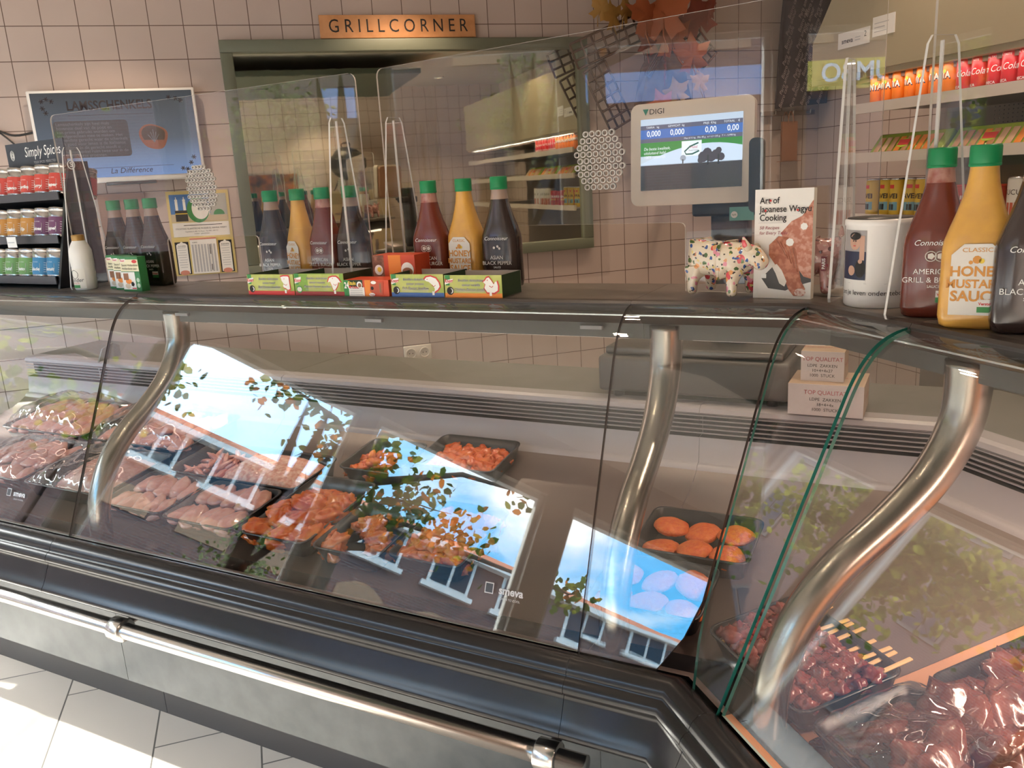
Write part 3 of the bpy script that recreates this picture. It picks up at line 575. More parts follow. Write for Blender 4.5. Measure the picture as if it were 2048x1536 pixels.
sail(.02, .31, -.40, .15, .13, 7); sail(-.29, .10, -.14, -.20, .14, 6); sail(.24, .29, .40, .12, .12, 5); sail(.02, .05, .24, .36, .03, 4)
lfo = mat('dry orange leaf', (0.34, 0.085, 0.025), 0.7); lfy = mat('dry brown yellow leaf', (0.36, 0.20, 0.05), 0.7); lfr = mat('dry red brown leaf', (0.22, 0.05, 0.03), 0.7)
def maple(m, size):
    pts = []
    for k in range(22):
        a = 2 * PI * k / 22 + PI / 2; lob = abs(math.cos(2.5 * (a - PI / 2))) ; r = size * (.42 + .58 * lob if k % 2 == 0 else .34 + .4 * lob); pts.append((r * math.cos(a), r * math.sin(a)))
    q = MB(); q.add([(0, 0, .012 * size * 6)] + [(x, y, random.uniform(-.12, .08) * size) for x, y in pts], [(0, i + 1, (i + 1) % 22 + 1) for i in range(22)], m, True)
    q.tube([(0, 0, .02 * size), (0, -size * .6, -.1 * size), (.02, -size * 1.1, -.12 * size)], .003, m, 5); return q
LEAFS = [maple(lfy, .10), maple(lfo, .11), maple(lfr, .10)]; lfmesh = [q.mesh('autumn_leaf') for q in LEAFS]
lspots = [(2.80, 2.40, 0, .8, 'pale dry maple leaf left end of the autumn garland'), (2.86, 2.36, 0, .9, ''), (2.93, 2.39, 0, .9, ''), (3.03, 2.36, 1, 1.4, ''), (3.13, 2.37, 1, 1.7, ''), (3.24, 2.36, 1, 1.5, ''), (3.19, 2.26, 1, 1.3, ''), (3.35, 2.36, 2, 1.4, ''), (3.42, 2.42, 2, 1.0, ''), (3.30, 2.16, 1, 1.1, ''), (3.16, 2.12, 2, 1.0, ''), (3.22, 1.98, 0, .9, ''), (3.36, 2.03, 0, .8, ''), (3.12, 1.92, 1, .8, ''), (3.38, 1.88, 2, 1.0, ''), (3.07, 2.25, 2, 1.1, ''), (3.28, 2.45, 1, 1.2, '')]
for i, (x, z, k, s, lab) in enumerate(lspots):
    o = bpy.data.objects.new('autumn_leaf', lfmesh[k]); COL.objects.link(o); o.location = (x, -.22 - .012 * (i % 5), z); o.rotation_euler = (PI / 2 + random.uniform(-.3, .3), random.uniform(-.4, .4), random.uniform(-1.2, 1.2)); o.scale = (s, s, s)
    tag(o, lab or ('dry brownish leaf', 'large dry orange leaf', 'dry red brown leaf')[k] + ' in the garland around the windmill', 'leaf', 'autumn garland leaves on the windmill')
# apron and paper bags on the hook rail
hk = thing('hook_rail', 'wooden hook rail on the tiles below the dark apron', 'hook rail', (4.06, -.02, 1.86), 0)
MB().rbox((-.16, -.015, -.015), (.20, .02, .012), .003, mat('brown rail wood', (0.22, 0.15, 0.115), 0.6)).build('rail', hk)
for x in (-.10, .02, .14): q = MB(); q.tube([(x, -.015, 0), (x, -.05, -.01), (x, -.055, .015)], .004, steel, 6); q.build('hook', hk)
apm = mat('dark apron cloth', (0.045, 0.030, 0.040), 0.9)
ap = thing('apron', 'dark apron with pale script print hanging on the back wall', 'apron', (4.12, -.10, 1.88), 0)
def apf(u, v):
    x = -.19 + .34 * u + .05 * v; z = .02 * u + (.62 - .02 * abs(u - .5)) * v; return (x, .018 * math.sin(u * 11 + v * 2) - .01, z)
q = MB(); q.grid(apf, 20, 16, apm); cl_ = q.build('cloth', ap); md = cl_.modifiers.new('thick', 'SOLIDIFY'); md.thickness = .003
q = MB(); scm = mat('apron script', (0.40, 0.33, 0.33), 0.8)
for r in range(7):
    for c in range(5): u = .12 + .18 * c; v = .10 + .13 * r; a = apf(u, v); q.text('Paris amour' if (r + c) % 2 else 'Bistro cafe', .030, scm, T(a[0], a[1] - .028, a[2], 0, -1.2, 0), x=0, z=0, y=0, shear=.3)
q.build('print', ap)
pb_ = thing('paper_bag', 'brown paper carrier bag hanging from the hook rail', 'bag', (4.055, -.07, 1.578), 0)
kraft = mat('kraft paper', (0.30, 0.125, 0.06), 0.75)
q = MB(); q.box((-.06, -.02, 0), (.045, -.017, .225), kraft); q.add([(.045, -.02, 0), (.075, .03, 0), (.075, .03, .232), (.045, -.02, .225), (.06, .004, .20), (.055, .004, .02)], [(0, 5, 4, 3), (5, 1, 2, 4)], kraft); q.box((-.035, .028, .005), (.078, .031, .232), kraft); q.box((-.06, -.02, 0), (.075, .03, .003), kraft); q.build('bag_body', pb_)
for y in (-.02, .03): q = MB(); q.tube(sm([(-.02, y, .215), (-.018, y, .26), (-.005, y - .0, .285), (.012, y, .26), (.016, y, .215)]), .0025, kraft, 6); q.build('handle', pb_)
q = MB(); q.text('Thank you', .022, brnp, x=-.008, z=.10, y=-.0207, shear=.3); q.build('print', pb_)

# ------------------------------------------------------------------ open refrigerated shelf along the right wall
beige = mat('beige cabinet enamel', (0.42, 0.36, 0.25), 0.45); greypanel = mat('grey perforated shelf back', (0.20, 0.175, 0.16), 0.5)
fd = thing('drinks_cabinet', 'beige open refrigerated shelf unit with soft drink cans and sausages', 'shelf unit', (3.7, -2.6, 0), 0)
YA, YB = -1.30, -4.6
q = MB(); q.prism([(-YA - 1.27 - 0.03, 1.87), (-YA - 1.27 - .03, 2.02), (-YA - 1.27 + .13, 2.20), (-YA - 1.27 + .13, 2.6)] if False else [(1.275, 1.88), (4.6, 1.88), (4.6, 2.35), (1.47, 2.35), (1.40, 2.22), (1.275, 2.05)], 3.30, 3.95, beige, Matrix(((0, 0, 1, 0), (-1, 0, 0, 0), (0, 1, 0, 0), (0, 0, 0, 1)))); q.build('canopy', fd, True)
q = MB(); q.prism([(1.32, 1.90), (4.6, 1.90), (4.6, 2.35), (1.50, 2.35), (1.43, 2.20), (1.32, 2.04)], 3.285, 3.31, beige, Matrix(((0, 0, 1, 0), (-1, 0, 0, 0), (0, 1, 0, 0), (0, 0, 0, 1)))); q.build('front_panel', fd, True)
MB().box((3.34, -4.6, 1.862), (3.42, -1.5, 1.882), mat('brown lamp strip', (0.20, 0.10, 0.07), 0.5)).build('lamp_strip', fd, True)
MB().box((3.95, -4.6, .1), (3.98, -1.30, 1.9), greypanel).build('back_panel', fd, True)
q = MB()
for zz in range(10):
    for yy in range(60): q.box((3.9485, -1.62 - yy * .022, 1.60 + zz * .016), (3.9495, -1.615 - yy * .022, 1.605 + zz * .016), blk)
q.build('perforation', fd, True)
MB().box((3.30, -4.6, 0), (3.98, -1.55, .35), beige).build('base', fd, True)
cl_l = bpy.data.lights.new('cabinet_tube', 'AREA'); cl_l.shape = 'RECTANGLE'; cl_l.size = 2.8; cl_l.size_y = .04; cl_l.energy = 1.7; cl_l.color = (1, .86, .74); cl_o = bpy.data.objects.new('cabinet_tube', cl_l); COL.objects.link(cl_o); cl_o.location = (3.30, -2.95, 1.875); cl_o.rotation_euler = (0, math.radians(18), PI / 2); cl_o.rotation_euler = (math.radians(0), 0, PI / 2)
pricem = mat('price rail', (0.62, 0.55, 0.50), 0.4)
for z in (1.755, 1.565, 1.325):
    s_ = MB().box((3.315, -4.6, z), (3.95, -1.55, z + .012), mat('shelf grey', (0.36, 0.32, 0.29), 0.5)).build('shelf', fd, True)
    MB().box((3.30, -4.6, z - .012), (3.315, -1.55, z + .026), pricem).build('price_rail', s_, False).matrix_parent_inverse = Matrix.Translation(fd.location).inverted()
st_ = thing('rating_sticker', 'white rating plate on the beige cabinet canopy', 'sticker', (3.284, -1.62, 2.0), -PI / 2)
q = MB(); q.box((-.16, -.003, 0), (.02, 0, .06), paper); q.box((.035, -.003, .015), (.15, 0, .085), paper); q.build('plate', st_)
q = MB(); q.text('smeva', .026, inkm, x=-.105, z=.026, y=-.0036, bold=.02); q.text('2', .03, inkm, x=-.003, z=.036, y=-.0036); q.quad(-.06, .03, -.03, .033, lg, y=-.0036); q.quad(-.06, .02, -.03, .023, lg, y=-.0036); q.quad(.045, .03, .11, .033, lg, y=-.0036); q.quad(.045, .045, .10, .048, lg, y=-.0036); q.quad(.045, .06, .12, .063, lg, y=-.0036); q.build('print', st_)
alu = mat('can aluminium', (0.7, 0.7, 0.72), 0.25, 1.0)
def can(kind):
    c = {'orange': mat('orange can', (0.85, 0.20, 0.015), 0.3, 0.0), 'red': mat('red can', (0.62, 0.02, 0.03), 0.3, 0.0), 'blue': mat('silver blue can', (0.10, 0.16, 0.40), 0.3, .4)}[kind]
    lab = {'orange': 'orange soft drink can lettered FANTA on the top cabinet shelf', 'red': 'red soft drink can with white cola script on the top cabinet shelf', 'blue': 'silver blue energy drink can beside the orange cans'}[kind]
    t = thing('drink_can', lab, 'can', (0, 0, 0), -PI / 2, {'orange': 'orange cans on the top shelf', 'red': 'red cans on the top shelf', 'blue': None}[kind])
    MB().lathe([(.018, .002), (.026, 0), (.029, .008), (.029, .108), (.024, .119)], c, cap=False, seg=20).lathe([(.024, .119), (.0245, .122), (.0225, .1225), (.0222, .119), (.0001, .119)], alu, cap=False, seg=20).build('can_body', t)
    wr = lambda v: Vector((.0294 * math.sin(v.x / .029), -.0294 * math.cos(v.x / .029), v.z))
    p = MB()
    if kind == 'orange': p.text('FANTA', .030, wht, z=.070, warp=wr, bold=.03, sx=.80); p.text('FANTA', .030, mat('navy print', (0.01, 0.02, 0.08)), z=.066, x=.002, y=0, warp=lambda v: wr(v) * Vector((1, 1, 1)) if False else Vector((.0291 * math.sin(v.x / .029), -.0291 * math.cos(v.x / .029), v.z)), bold=.05, sx=.80); p.disc(.018, .083, .007, mat('lime', (0.45, 0.6, 0.05)), n=10); p.v[-10:] = [tuple(wr(Vector(v))) for v in p.v[-10:]]
    elif kind == 'red': p.text('Coca Cola', .030, wht, z=.065, warp=wr, shear=.3, sx=.85); p.text('ORIGINAL TASTE', .009, wht, z=.102, warp=wr); p.text('HORECA', .012, wht, z=.022, warp=wr, bold=.02)
    else: p.text('Red Bull', .024, redp, z=.062, warp=wr, bold=.02); p.text('ENERGY', .010, wht, z=.03, warp=wr)
    p.build('print', t); return t
co, cr_, cb_ = can('orange'), can('red'), can('blue')
nO = nR = 0
for i in range(15):
    y = -1.605 - i * .0615; src = co if i < 7 else cr_; first = (i == 0 or i == 7)
    o = src if first else copy_tree(src); o.location = (3.36 + random.uniform(-.004, .004), y, 1.768); o.rotation_euler = (0, 0, -PI / 2 + random.uniform(-.7, .1))
cb_.location = (3.345, -1.628, 1.86 + .002) if False else (3.425, -1.70, 1.768)
# flat sausage packs on the middle shelf
def flat_pack(y, lab, sd):
    rr = random.Random(sd); t = thing('sausage_pack', lab, 'package', (3.40, y, 1.578), -PI / 2, None)
    q = MB(); TL = T(0, 0, 0, .9)
    q.rbox((-.185, -.05, 0), (.185, .05, .022), .006, mat('lime pack film', (0.30, 0.42, 0.05), 0.25, coat=.5), TL @ T(0, 0, .045)); q.build('tray_film', t)
    q = MB()
    for k in range(9): x = -.16 + k * .036; q.rbox((x, -.040, .0675), (x + .026, .028, .071), .002, rr.choice([mat('sausage tan', (0.50, 0.26, 0.12), 0.35), orgp, mat('sausage pale', (0.60, 0.38, 0.24), 0.35)]), TL)
    q.build('filling', t)
    q = MB(); q.disc(0, 0, .032, mat('lime', (0.45, 0.6, 0.05)), n=20, M=TL @ T(-.02, -.005, .0725, -PI / 2, 0, 0), rz=.02); q.box((-.045, -.015, .073), (.010, .010, .074), redp, TL); q.build('label', t); return t
flat_pack(-1.80, 'green and orange film pack of sausage slices at the left shelf end', 1); flat_pack(-2.19, 'green and orange film pack of sausage slices behind the mustard bottle', 2); flat_pack(-2.58, 'green and orange film pack of sausage slices farthest right on the shelf', 3)
# tall sausage jars on the lower shelf
def jar(y, x, k, lab, grp):
    t = thing('sausage_jar', lab, 'jar', (x, y, 1.337), -PI / 2 + random.uniform(-.4, .4), grp)
    cc = {0: mat('yellow label', (0.62, 0.42, 0.04), 0.4), 1: mat('red label', (0.45, 0.03, 0.03), 0.4), 2: mat('white label', (0.70, 0.68, 0.64), 0.4)}[k]
    h = (.145, .115, .14)[k]; r = (.030, .036, .036)[k]
    MB().lathe([(r * .96, 0), (r, .004), (r, h - .006), (r * .94, h)], cc, seg=20).build('jar_body', t)
    MB().lathe([(r * .97, h), (r * .97, h + .006), (.0001, h + .006)], (alu, redp, alu)[k], seg=20, cap=False).build('lid', t)
    wr = lambda v: Vector(((r + .0005) * math.sin(v.x / r), -(r + .0005) * math.cos(v.x / r), v.z)); p = MB(); n0 = 0
    if k == 0:
        p.text('CIVCIV' if False else 'AVEI', .026, inkm, x=.004, z=.082, warp=wr, bold=.03); 
        p.grid(lambda u, v: wr(Vector((-.04 + .013 * u, 0, .01 + .125 * v))), 3, 3, mat('sausage red', (0.45, 0.07, 0.03), .35)); p.grid(lambda u, v: wr(Vector((-.02 + .05 * u, 0, .028 + .032 * v))), 5, 3, mat('sky label', (0.15, 0.35, 0.45), .5)); p.grid(lambda u, v: wr(Vector((-.004 + .02 * u, -.001, .03 + .022 * v))) * 1.0, 3, 3, inkm); p.grid(lambda u, v: wr(Vector((-.006 + .022 * u, 0, .112 + .014 * v))), 3, 3, redp)
    elif k == 1: p.text('SUCUK', .022, wht, z=.075, warp=wr, bold=.03); p.text('SOSIS', .018, yelp, z=.052, warp=wr, bold=.02); p.grid(lambda u, v: wr(Vector((-.03 + .06 * u, 0, .005 + .03 * v))), 5, 3, mat('sausage red', (0.45, 0.07, 0.03), .35))
    else: p.text('SUCU', .024, inkm, z=.095, warp=wr); [p.grid(lambda u, v, a=a: wr(Vector((-.03 + .014 * a + .01 * u, 0, .012 + .05 * v))), 3, 4, mat('sausage red', (0.45, 0.07, 0.03), .35)) for a in range(4)]
    p.build('label', t)
for i in range(5): jar(-1.60 - i * .066, 3.37 + .01 * (i % 2), 0, 'tall yellow tin of cocktail sausages on the lower cabinet shelf', 'yellow sausage tins')
for i in range(4): jar(-1.945 - i * .078, 3.38, 1, 'short red labelled sausage tin behind the red sauce bottle', 'red sausage tins')
for i in range(5): jar(-2.27 - i * .08, 3.38, 2, 'white labelled sausage jar behind the mustard bottle', 'white sausage jars')
# ------------------------------------------------------------------ things on the counter shelf
ZT_ = 1.3105
greencap = mat('green cap', (0.005, 0.22, 0.075), 0.4); 
sauce = {'red': mat('brown red sauce', (0.15, 0.028, 0.016), 0.22, coat=.4), 'mustard': mat('mustard sauce', (0.66, 0.36, 0.07), 0.28, coat=.4, noise_=(40, (0.60, 0.32, 0.07), .35, .65)), 'black': mat('dark pepper sauce', (0.035, 0.022, 0.020), 0.2, coat=.5)}
clear = {'red': mat('smeared clear neck', (0.42, 0.22, 0.18), 0.3, coat=.4, noise_=(30, (0.25, 0.06, 0.04), .45, .6)), 'mustard': sauce['mustard'], 'black': mat('clear pale neck', (0.34, 0.24, 0.19), 0.3, coat=.4)}
whl = mat('white label', (0.82, 0.80, 0.78), 0.45); tomat = mat('white line print', (0.70, 0.66, 0.62), 0.6); mustp = mat('mustard print', (0.62, 0.28, 0.06), 0.6)
BSEC = [(0, .040, .024), (.004, .047, .029), (.018, .050, .0315), (.070, .0495, .031), (.118, .049, .0305), (.130, .0475, .030), (.150, .041, .027), (.172, .033, .0235), (.195, .026, .0215), (.215, .0215, .0195), (.232, .0195, .0185), (.240, .019, .018)]
def ssec(w, d, z, n=28, e=3.2):
    out = []
    for k in range(n): a = 2 * PI * k / n; c, s = math.cos(a), math.sin(a); out.append((w * math.copysign(abs(c) ** (2 / e), c), d * math.copysign(abs(s) ** (2 / e), s), z))
    return out
def bottle(kind, label):
    t = thing('sauce_bottle', label, 'bottle', (0, 0, ZT_), 0)
    q = MB(); n = 28; fill = {'red': .222, 'mustard': .5, 'black': .205}[kind]
    rows = [ssec(w, d, z, n, 3.6 - 1.6 * max(0, (z - .12) / .12)) for z, w, d in BSEC]; vs = [v for r in rows for v in r]
    lo, hi = [], []
    for j in range(len(rows) - 1):
        for i in range(n): (hi if BSEC[j][0] >= fill - .008 else lo).append((j * n + i, j * n + (i + 1) % n, (j + 1) * n + (i + 1) % n, (j + 1) * n + i))
    q.add(vs, lo, sauce[kind], True); q.add(vs, hi, clear[kind], True) if hi else None; q.add(vs, [list(range(n))[::-1]], sauce[kind]); q.build('bottle_body', t)
    c = MB(); ridg = [(.0215 + (.0006 if k % 2 else 0)) for k in range(40)]
    c.lathe([(.0208, .238), (.0212, .240), (.0212, .266), (.020, .269), (.0001, .269)], greencap, seg=32, cap=False); c.lathe([(.0216, .239), (.0216, .242), (.0212, .2425)], greencap, seg=32, cap=False); c.build('cap', t)
    p = MB(); y = -.0324
    if kind == 'mustard':
        p.poly([(x, y, z) for x, z in [(-.034, .022), (.034, .022), (.034, .112), (.018, .128), (-.018, .128), (-.034, .112)]], whl); y -= .0005
        p.text('CLASSIC', .009, mustp, z=.119, y=y, sx=1.2); p.disc(0, .105, .006, mustp, y=y, n=9); p.disc(.006, .103, .004, yelp, y=y, n=7); p.disc(-.008, .101, .003, mustp, y=y, n=7)
        for k, w in enumerate(('HONEY', 'MUSTARD', 'SAUCE')): p.text(w, (.0205, .0172, .0215)[k], mustp, z=.087 - k * .0185, y=y, bold=.03)
    else:
        p.text('Connoisseur', .0125, wht, z=.122, y=y + .0004, shear=.3)
        if kind == 'red':
            for x in (-.006, .008):
                ringp = [(x + .008 * math.cos(a), y, .101 + .008 * math.sin(a)) for a in [2 * PI * k / 14 for k in range(15)]]; p.tube(ringp, .0008, tomat, 4); p.disc(x, .101, .0055, tomat, y=y, n=5)
            for k, w in enumerate(('AMERICAN', 'GRILL & BURGER')): p.text(w, .0125, wht, z=.076 - k * .0135, y=y)
            p.text('SAUCE', .0065, wht, z=.052, y=y)
        else:
            for x, z in ((-.006, .100), (.004, .103), (.009, .098)): p.disc(x, z, .0032, tomat, y=y, n=10)
            for k, w in enumerate(('ASIAN', 'BLACK PEPPER')): p.text(w, .0125, wht, z=.076 - k * .0135, y=y)
            p.text('SAUCE', .0065, wht, z=.052, y=y)
    yb = y - .0006
    p.quad(.004 if kind != 'mustard' else .004, .0265, .031, .035, grnp, y=yb); p.quad(.004, .035, .031, .046, whl, y=yb); p.text('Verstegen', .0058, redp, x=.0175, z=.0395, y=yb - .0004, bold=.03)
    p.build('label', t); return t
protos = {k: bottle(k, '') for k in ('red', 'mustard', 'black')}; used_b = set()
def put_bottle(kind, p, rz, label, group):
    o = protos[kind] if kind not in used_b else copy_tree(protos[kind]); used_b.add(kind)
    o.location = (p.x, p.y, ZT_); o.rotation_euler = (0, 0, rz); o['label'] = label; o['group'] = group
def shelf_bottles():
    g = 'squeeze sauce bottles on the counter shelf'
    for s, lab in ((-1.418, 'dark pepper sauce bottle nearest the white fluted bottle'), (-1.505, 'dark pepper sauce bottle in the middle of the three by the calendar'), (-1.588, 'dark pepper sauce bottle closest to the wall calendar')): put_bottle('black', A(s, .685), RA + random.uniform(-.08, .08), lab, g)
    put_bottle('black', A(-2.080, .68), RA, 'dark pepper sauce bottle left of a mustard bottle before the mirror frame', g)
    put_bottle('mustard', A(-2.180, .68), RA - .35, 'mustard sauce bottle turned aside between two dark bottles', g)
    put_bottle('red', A(-2.268, .68), RA - .1, 'red sauce bottle behind the ram stock cube box', g)
    put_bottle('black', A(-2.363, .68), RA, 'dark pepper sauce bottle behind the screen foot', g)
    put_bottle('red', A(-2.612, .675), RA, 'red grill sauce bottle behind the fish stock cube box', g)
    put_bottle('mustard', A(-2.716, .675), RA - .15, 'honey mustard sauce bottle with white label behind the chicken stock box', g)
    put_bottle('black', A(-2.816, .675), RA, 'dark pepper sauce bottle behind the chicken stock cube box', g)
    put_bottle('red', Vector((1.985, -3.358, 0)), RA - .03, 'large red grill and burger sauce bottle beside the collection tin', g)
    put_bottle('mustard', Vector((1.962, -3.462, 0)), RA - .05, 'large honey mustard sauce bottle at the right counter leg', g)
    put_bottle('black', Vector((1.985, -3.535, 0)), RA, 'large dark pepper sauce bottle cut off by the right picture edge', g)
shelf_bottles()
# white fluted vinegar style bottle
vb = thing('fluted_bottle', 'white fluted bottle with a gold cap and cream label', 'bottle', A(-1.372, .795, ZT_), RA)
q = MB(); seg = 40; prof = [(.030, 0), (.033, .004), (.0335, .02), (.0335, .072), (.034, .075), (.034, .108), (.0335, .112), (.033, .122), (.027, .138), (.020, .150), (.0175, .156)]
vs = []
for r, z in prof:
    for k in range(seg): a = 2 * PI * k / seg; rr = r - (.0022 if (k % 2 and .073 < z < .11) else 0); vs.append((rr * math.cos(a), rr * math.sin(a), z))
q.add(vs, [(j * seg + i, j * seg + (i + 1) % seg, (j + 1) * seg + (i + 1) % seg, (j + 1) * seg + i) for j in range(len(prof) - 1) for i in range(seg)], mat('white bottle', (0.80, 0.77, 0.72), 0.35), True); q.build('bottle_body', vb)
MB().lathe([(.0185, .150), (.019, .152), (.019, .168), (.0175, .171), (.0001, .171)], mat('gold cap', (0.42, 0.24, 0.07), 0.35, .3), cap=False).build('cap', vb)
wr = lambda v: Vector((.0342 * math.sin(v.x / .034), -.0342 * math.cos(v.x / .034), v.z))
p = MB(); p.grid(lambda u, v: wr(Vector((-.034 + .068 * u, 0, .006 + .062 * v))), 9, 3, creamb); wr2 = lambda v: wr(v) * 1.0 + Vector((0, -.0006, 0))
p.text('Brander', .017, inkm, z=.032, warp=wr2, shear=.2); p.text('VITELETTE', .006, redp, z=.022, warp=wr2); p.grid(lambda u, v: wr2(Vector((-.015 + .03 * u, 0, .008 + .009 * v))), 5, 2, grnp); p.tube([wr2(Vector((.014 * math.cos(a), 0, .050 + .013 * math.sin(a)))) for a in [2 * PI * k / 16 for k in range(17)]], .0006, inkm, 4); p.build('label', vb)
# three hollandaise cartons
cg = mat('carton green', (0.03, 0.20, 0.06), 0.45); ccr = mat('carton cream', (0.76, 0.70, 0.48), 0.5)
def carton(s, n, lab):
    t = thing('sauce_carton', lab, 'carton', A(s, n, ZT_), RA, 'hollandaise cartons on the counter shelf')
    MB().box((-.04, 0, 0), (.04, .028, .103), cg).build('carton_body', t)
    p = MB(); p.quad(-.04, .060, .040, .095, ccr, y=-.0004); p.quad(-.039, .006, .018, .058, paper, y=-.0004); p.text('Knorr', .0095, redp, x=-.026, z=.0915, y=-.001, bold=.03, sx=.8); p.poly([(x, -.0007, z) for x, z in ((-.037, .087), (-.014, .089), (-.014, .097), (-.037, .096))], wht)
    p.text('Sauce Hollandaise', .0098, inkm, x=-.033, z=.078, y=-.001, align='LEFT'); p.text('Hollandaise saus', .0098, inkm, x=-.033, z=.068, y=-.001, align='LEFT'); p.disc(.025, .089, .011, redp, y=-.001, rz=.005)
    p.quad(-.032, .034, -.010, .054, brnp, y=-.0008); p.disc(-.012, .030, .014, orgp, y=-.0007, n=9, rz=.008); p.disc(-.018, .016, .012, mat('dish beige', (0.6, 0.5, 0.38), .5), y=-.0007, n=10, rz=.008); p.disc(.004, .022, .008, inkm, y=-.0008, n=5); p.quad(.0, .008, .018, .011, redp, y=-.001)
    for z in (.034, .018): p.disc(.030, z, .0068, mat('pale green', (0.5, 0.65, 0.5), .5), y=-.001)
    p.build('print', t)
carton(-1.500, .775, 'hollandaise sauce carton nearest the white fluted bottle'); carton(-1.565, .803, 'middle carton of the three overlapping hollandaise cartons'); carton(-1.636, .831, 'hollandaise sauce carton in front of the other two')
# stock cube display boxes
def stock_box(s0, s1, h, d, lab, band, animal, green, n=.857, arabic=False):
    w = s0 - s1; t = thing('stock_cube_box', lab, 'box', A((s0 + s1) / 2, n, ZT_), RA, 'stock cube boxes along the shelf edge')
    inner = mat('grey card', (0.42, 0.37, 0.34), 0.8); side = mat('dark green card', (0.02, 0.045, 0.015), 0.6); fr = mat('lime green card', (0.50, 0.53, 0.15), 0.5, noise_=(22, (0.32, 0.42, 0.08), .4, .7)); x = w / 2
    q = MB(); q.box((-x, 0, 0), (x, .0015, h), fr); q.box((-x, .0016, 0), (-x + .0015, d, h), side); q.box((x - .0015, .0016, 0), (x, d, h), side); q.box((-x, d, 0), (x, d + .0015, h), inner); q.box((-x, .0016, 0), (x, d, .0015), inner); q.box((-x + .0016, .0017, 0.002), (x - .0016, .0022, h), inner); q.box((x - .0022, .0016, .002), (x - .0017, d, h - .001), inner); q.build('tray', t)
    p = MB(); y = -.0005; p.quad(-x, 0, x, .0105, band, y=y)
    if green: p.quad(-x, .0105, x, h, mat('mid green card', (0.20, 0.36, 0.05), .5), y=-.0003); p.quad(-x + .045, .012, x - .012, h - .002, fr, y=y)
    p.quad(-x + .002, h - .014, -x + .016, h, grnp, y=y); p.quad(-x + .004, .028, -x + .014, .036, grnp, y=y); p.poly([(a, y - .0003, b) for a, b in ((-x + .001, .030), (-x + .022, .036), (-x + .024, h - .008), (-x + .001, h - .012))], wht); p.text('Knorr', .012, redp, x=-x + .012, z=.0385, y=y - .0007, bold=.03, sx=.75, shear=.2)
    p.disc(-x + .015, .0155, .0095, inkm if not green else grnp, y=y - .0003); p.disc(-x + .017, .0155, .006, wht, y=y - .0006); p.disc(-x + .014, .0155, .006, inkm if not green else creamb, y=y - .0009)
    nm = {'cow': 'Beef', 'ram': 'Mutton', 'fish': 'Fish', 'hen': 'Chicken'}[animal]
    for k, (a, sz) in enumerate((('Bouillon déshydraté', .0085), ('saveur ' + {'cow': 'boeuf', 'ram': 'mouton', 'fish': 'poisson', 'hen': 'volaille'}[animal], .0085), (nm + ' flavour bouillon', .0092))): p.text(a, sz, wht, x=-.005, z=h - .012 - k * .0105, y=y - .0004, bold=.035, shear=.2); p.text(a, sz, inkm, x=-.005, z=h - .012 - k * .0105, y=y - .0006, shear=.2)
    p.quad(-.045, .0135, .030, .0145, lg, y=y); p.quad(-.045, .0165, .034, .0175, lg, y=y)
    ax = x - .030; sil = {'cow': [(-.012, .050), (-.002, .052), (.012, .052), (.016, .050), (.017, .016), (.010, .013), (.002, .018), (-.004, .020), (-.007, .024), (-.003, .030), (-.010, .040)],
          'ram': [(-.020, .034), (-.014, .046), (-.004, .049), (.008, .049), (.015, .044), (.022, .034), (.014, .034), (.010, .024), (.002, .014), (-.004, .014), (-.008, .026), (-.012, .036)],
          'fish': [(-.022, .044), (-.016, .050), (-.004, .052), (.010, .047), (.018, .036), (.020, .026), (.014, .018), (.004, .012), (.006, .020), (.000, .030), (-.010, .038), (-.018, .040)],
          'hen': [(-.008, .050), (-.002, .052), (.004, .044), (.010, .034), (.014, .040), (.018, .042), (.021, .030), (.020, .018), (.010, .012), (-.008, .013), (-.015, .024), (-.012, .034), (-.018, .040), (-.013, .043)]}[animal]
    k_ = h / .056
    p.poly([(ax + a * 1.14, y - .0005, .032 * k_ + (b - .032) * 1.12 * k_) for a, b in sil], redp); p.poly([(ax + a * .98, y - .0009, .032 * k_ + (b - .032) * .94 * k_) for a, b in sil], wht)
    p.disc(ax + {'cow': 0, 'ram': -.003, 'fish': -.014, 'hen': -.006}[animal], .044 * k_, .0013, redp, y=y - .0012, n=8); p.tube([(ax - .002, y - .001, .030 * k_), (ax + .004, y - .001, .026 * k_), (ax + .008, y - .001, .030 * k_)], .0007, redp, 4); p.quad(ax - .002, .005, ax + .004, .014, wht, y=y - .0012)
    p.build('print', t); return t
stock_box(-2.131, -2.293, .054, .12, 'lime stock cube box showing a cow head, left end of the row', redp, 'cow', False)
stock_box(-2.296, -2.457, .056, .12, 'green stock cube box showing a ram head', mat('dark red print', (0.30, 0.03, 0.03), .5), 'ram', True)
stock_box(-2.602, -2.752, .054, .11, 'lime stock cube box showing a fish over a blue band', blup, 'fish', False)
stock_box(-2.755, -2.907, .052, .095, 'lime stock cube box showing a hen over an orange band', orgp, 'hen', False)
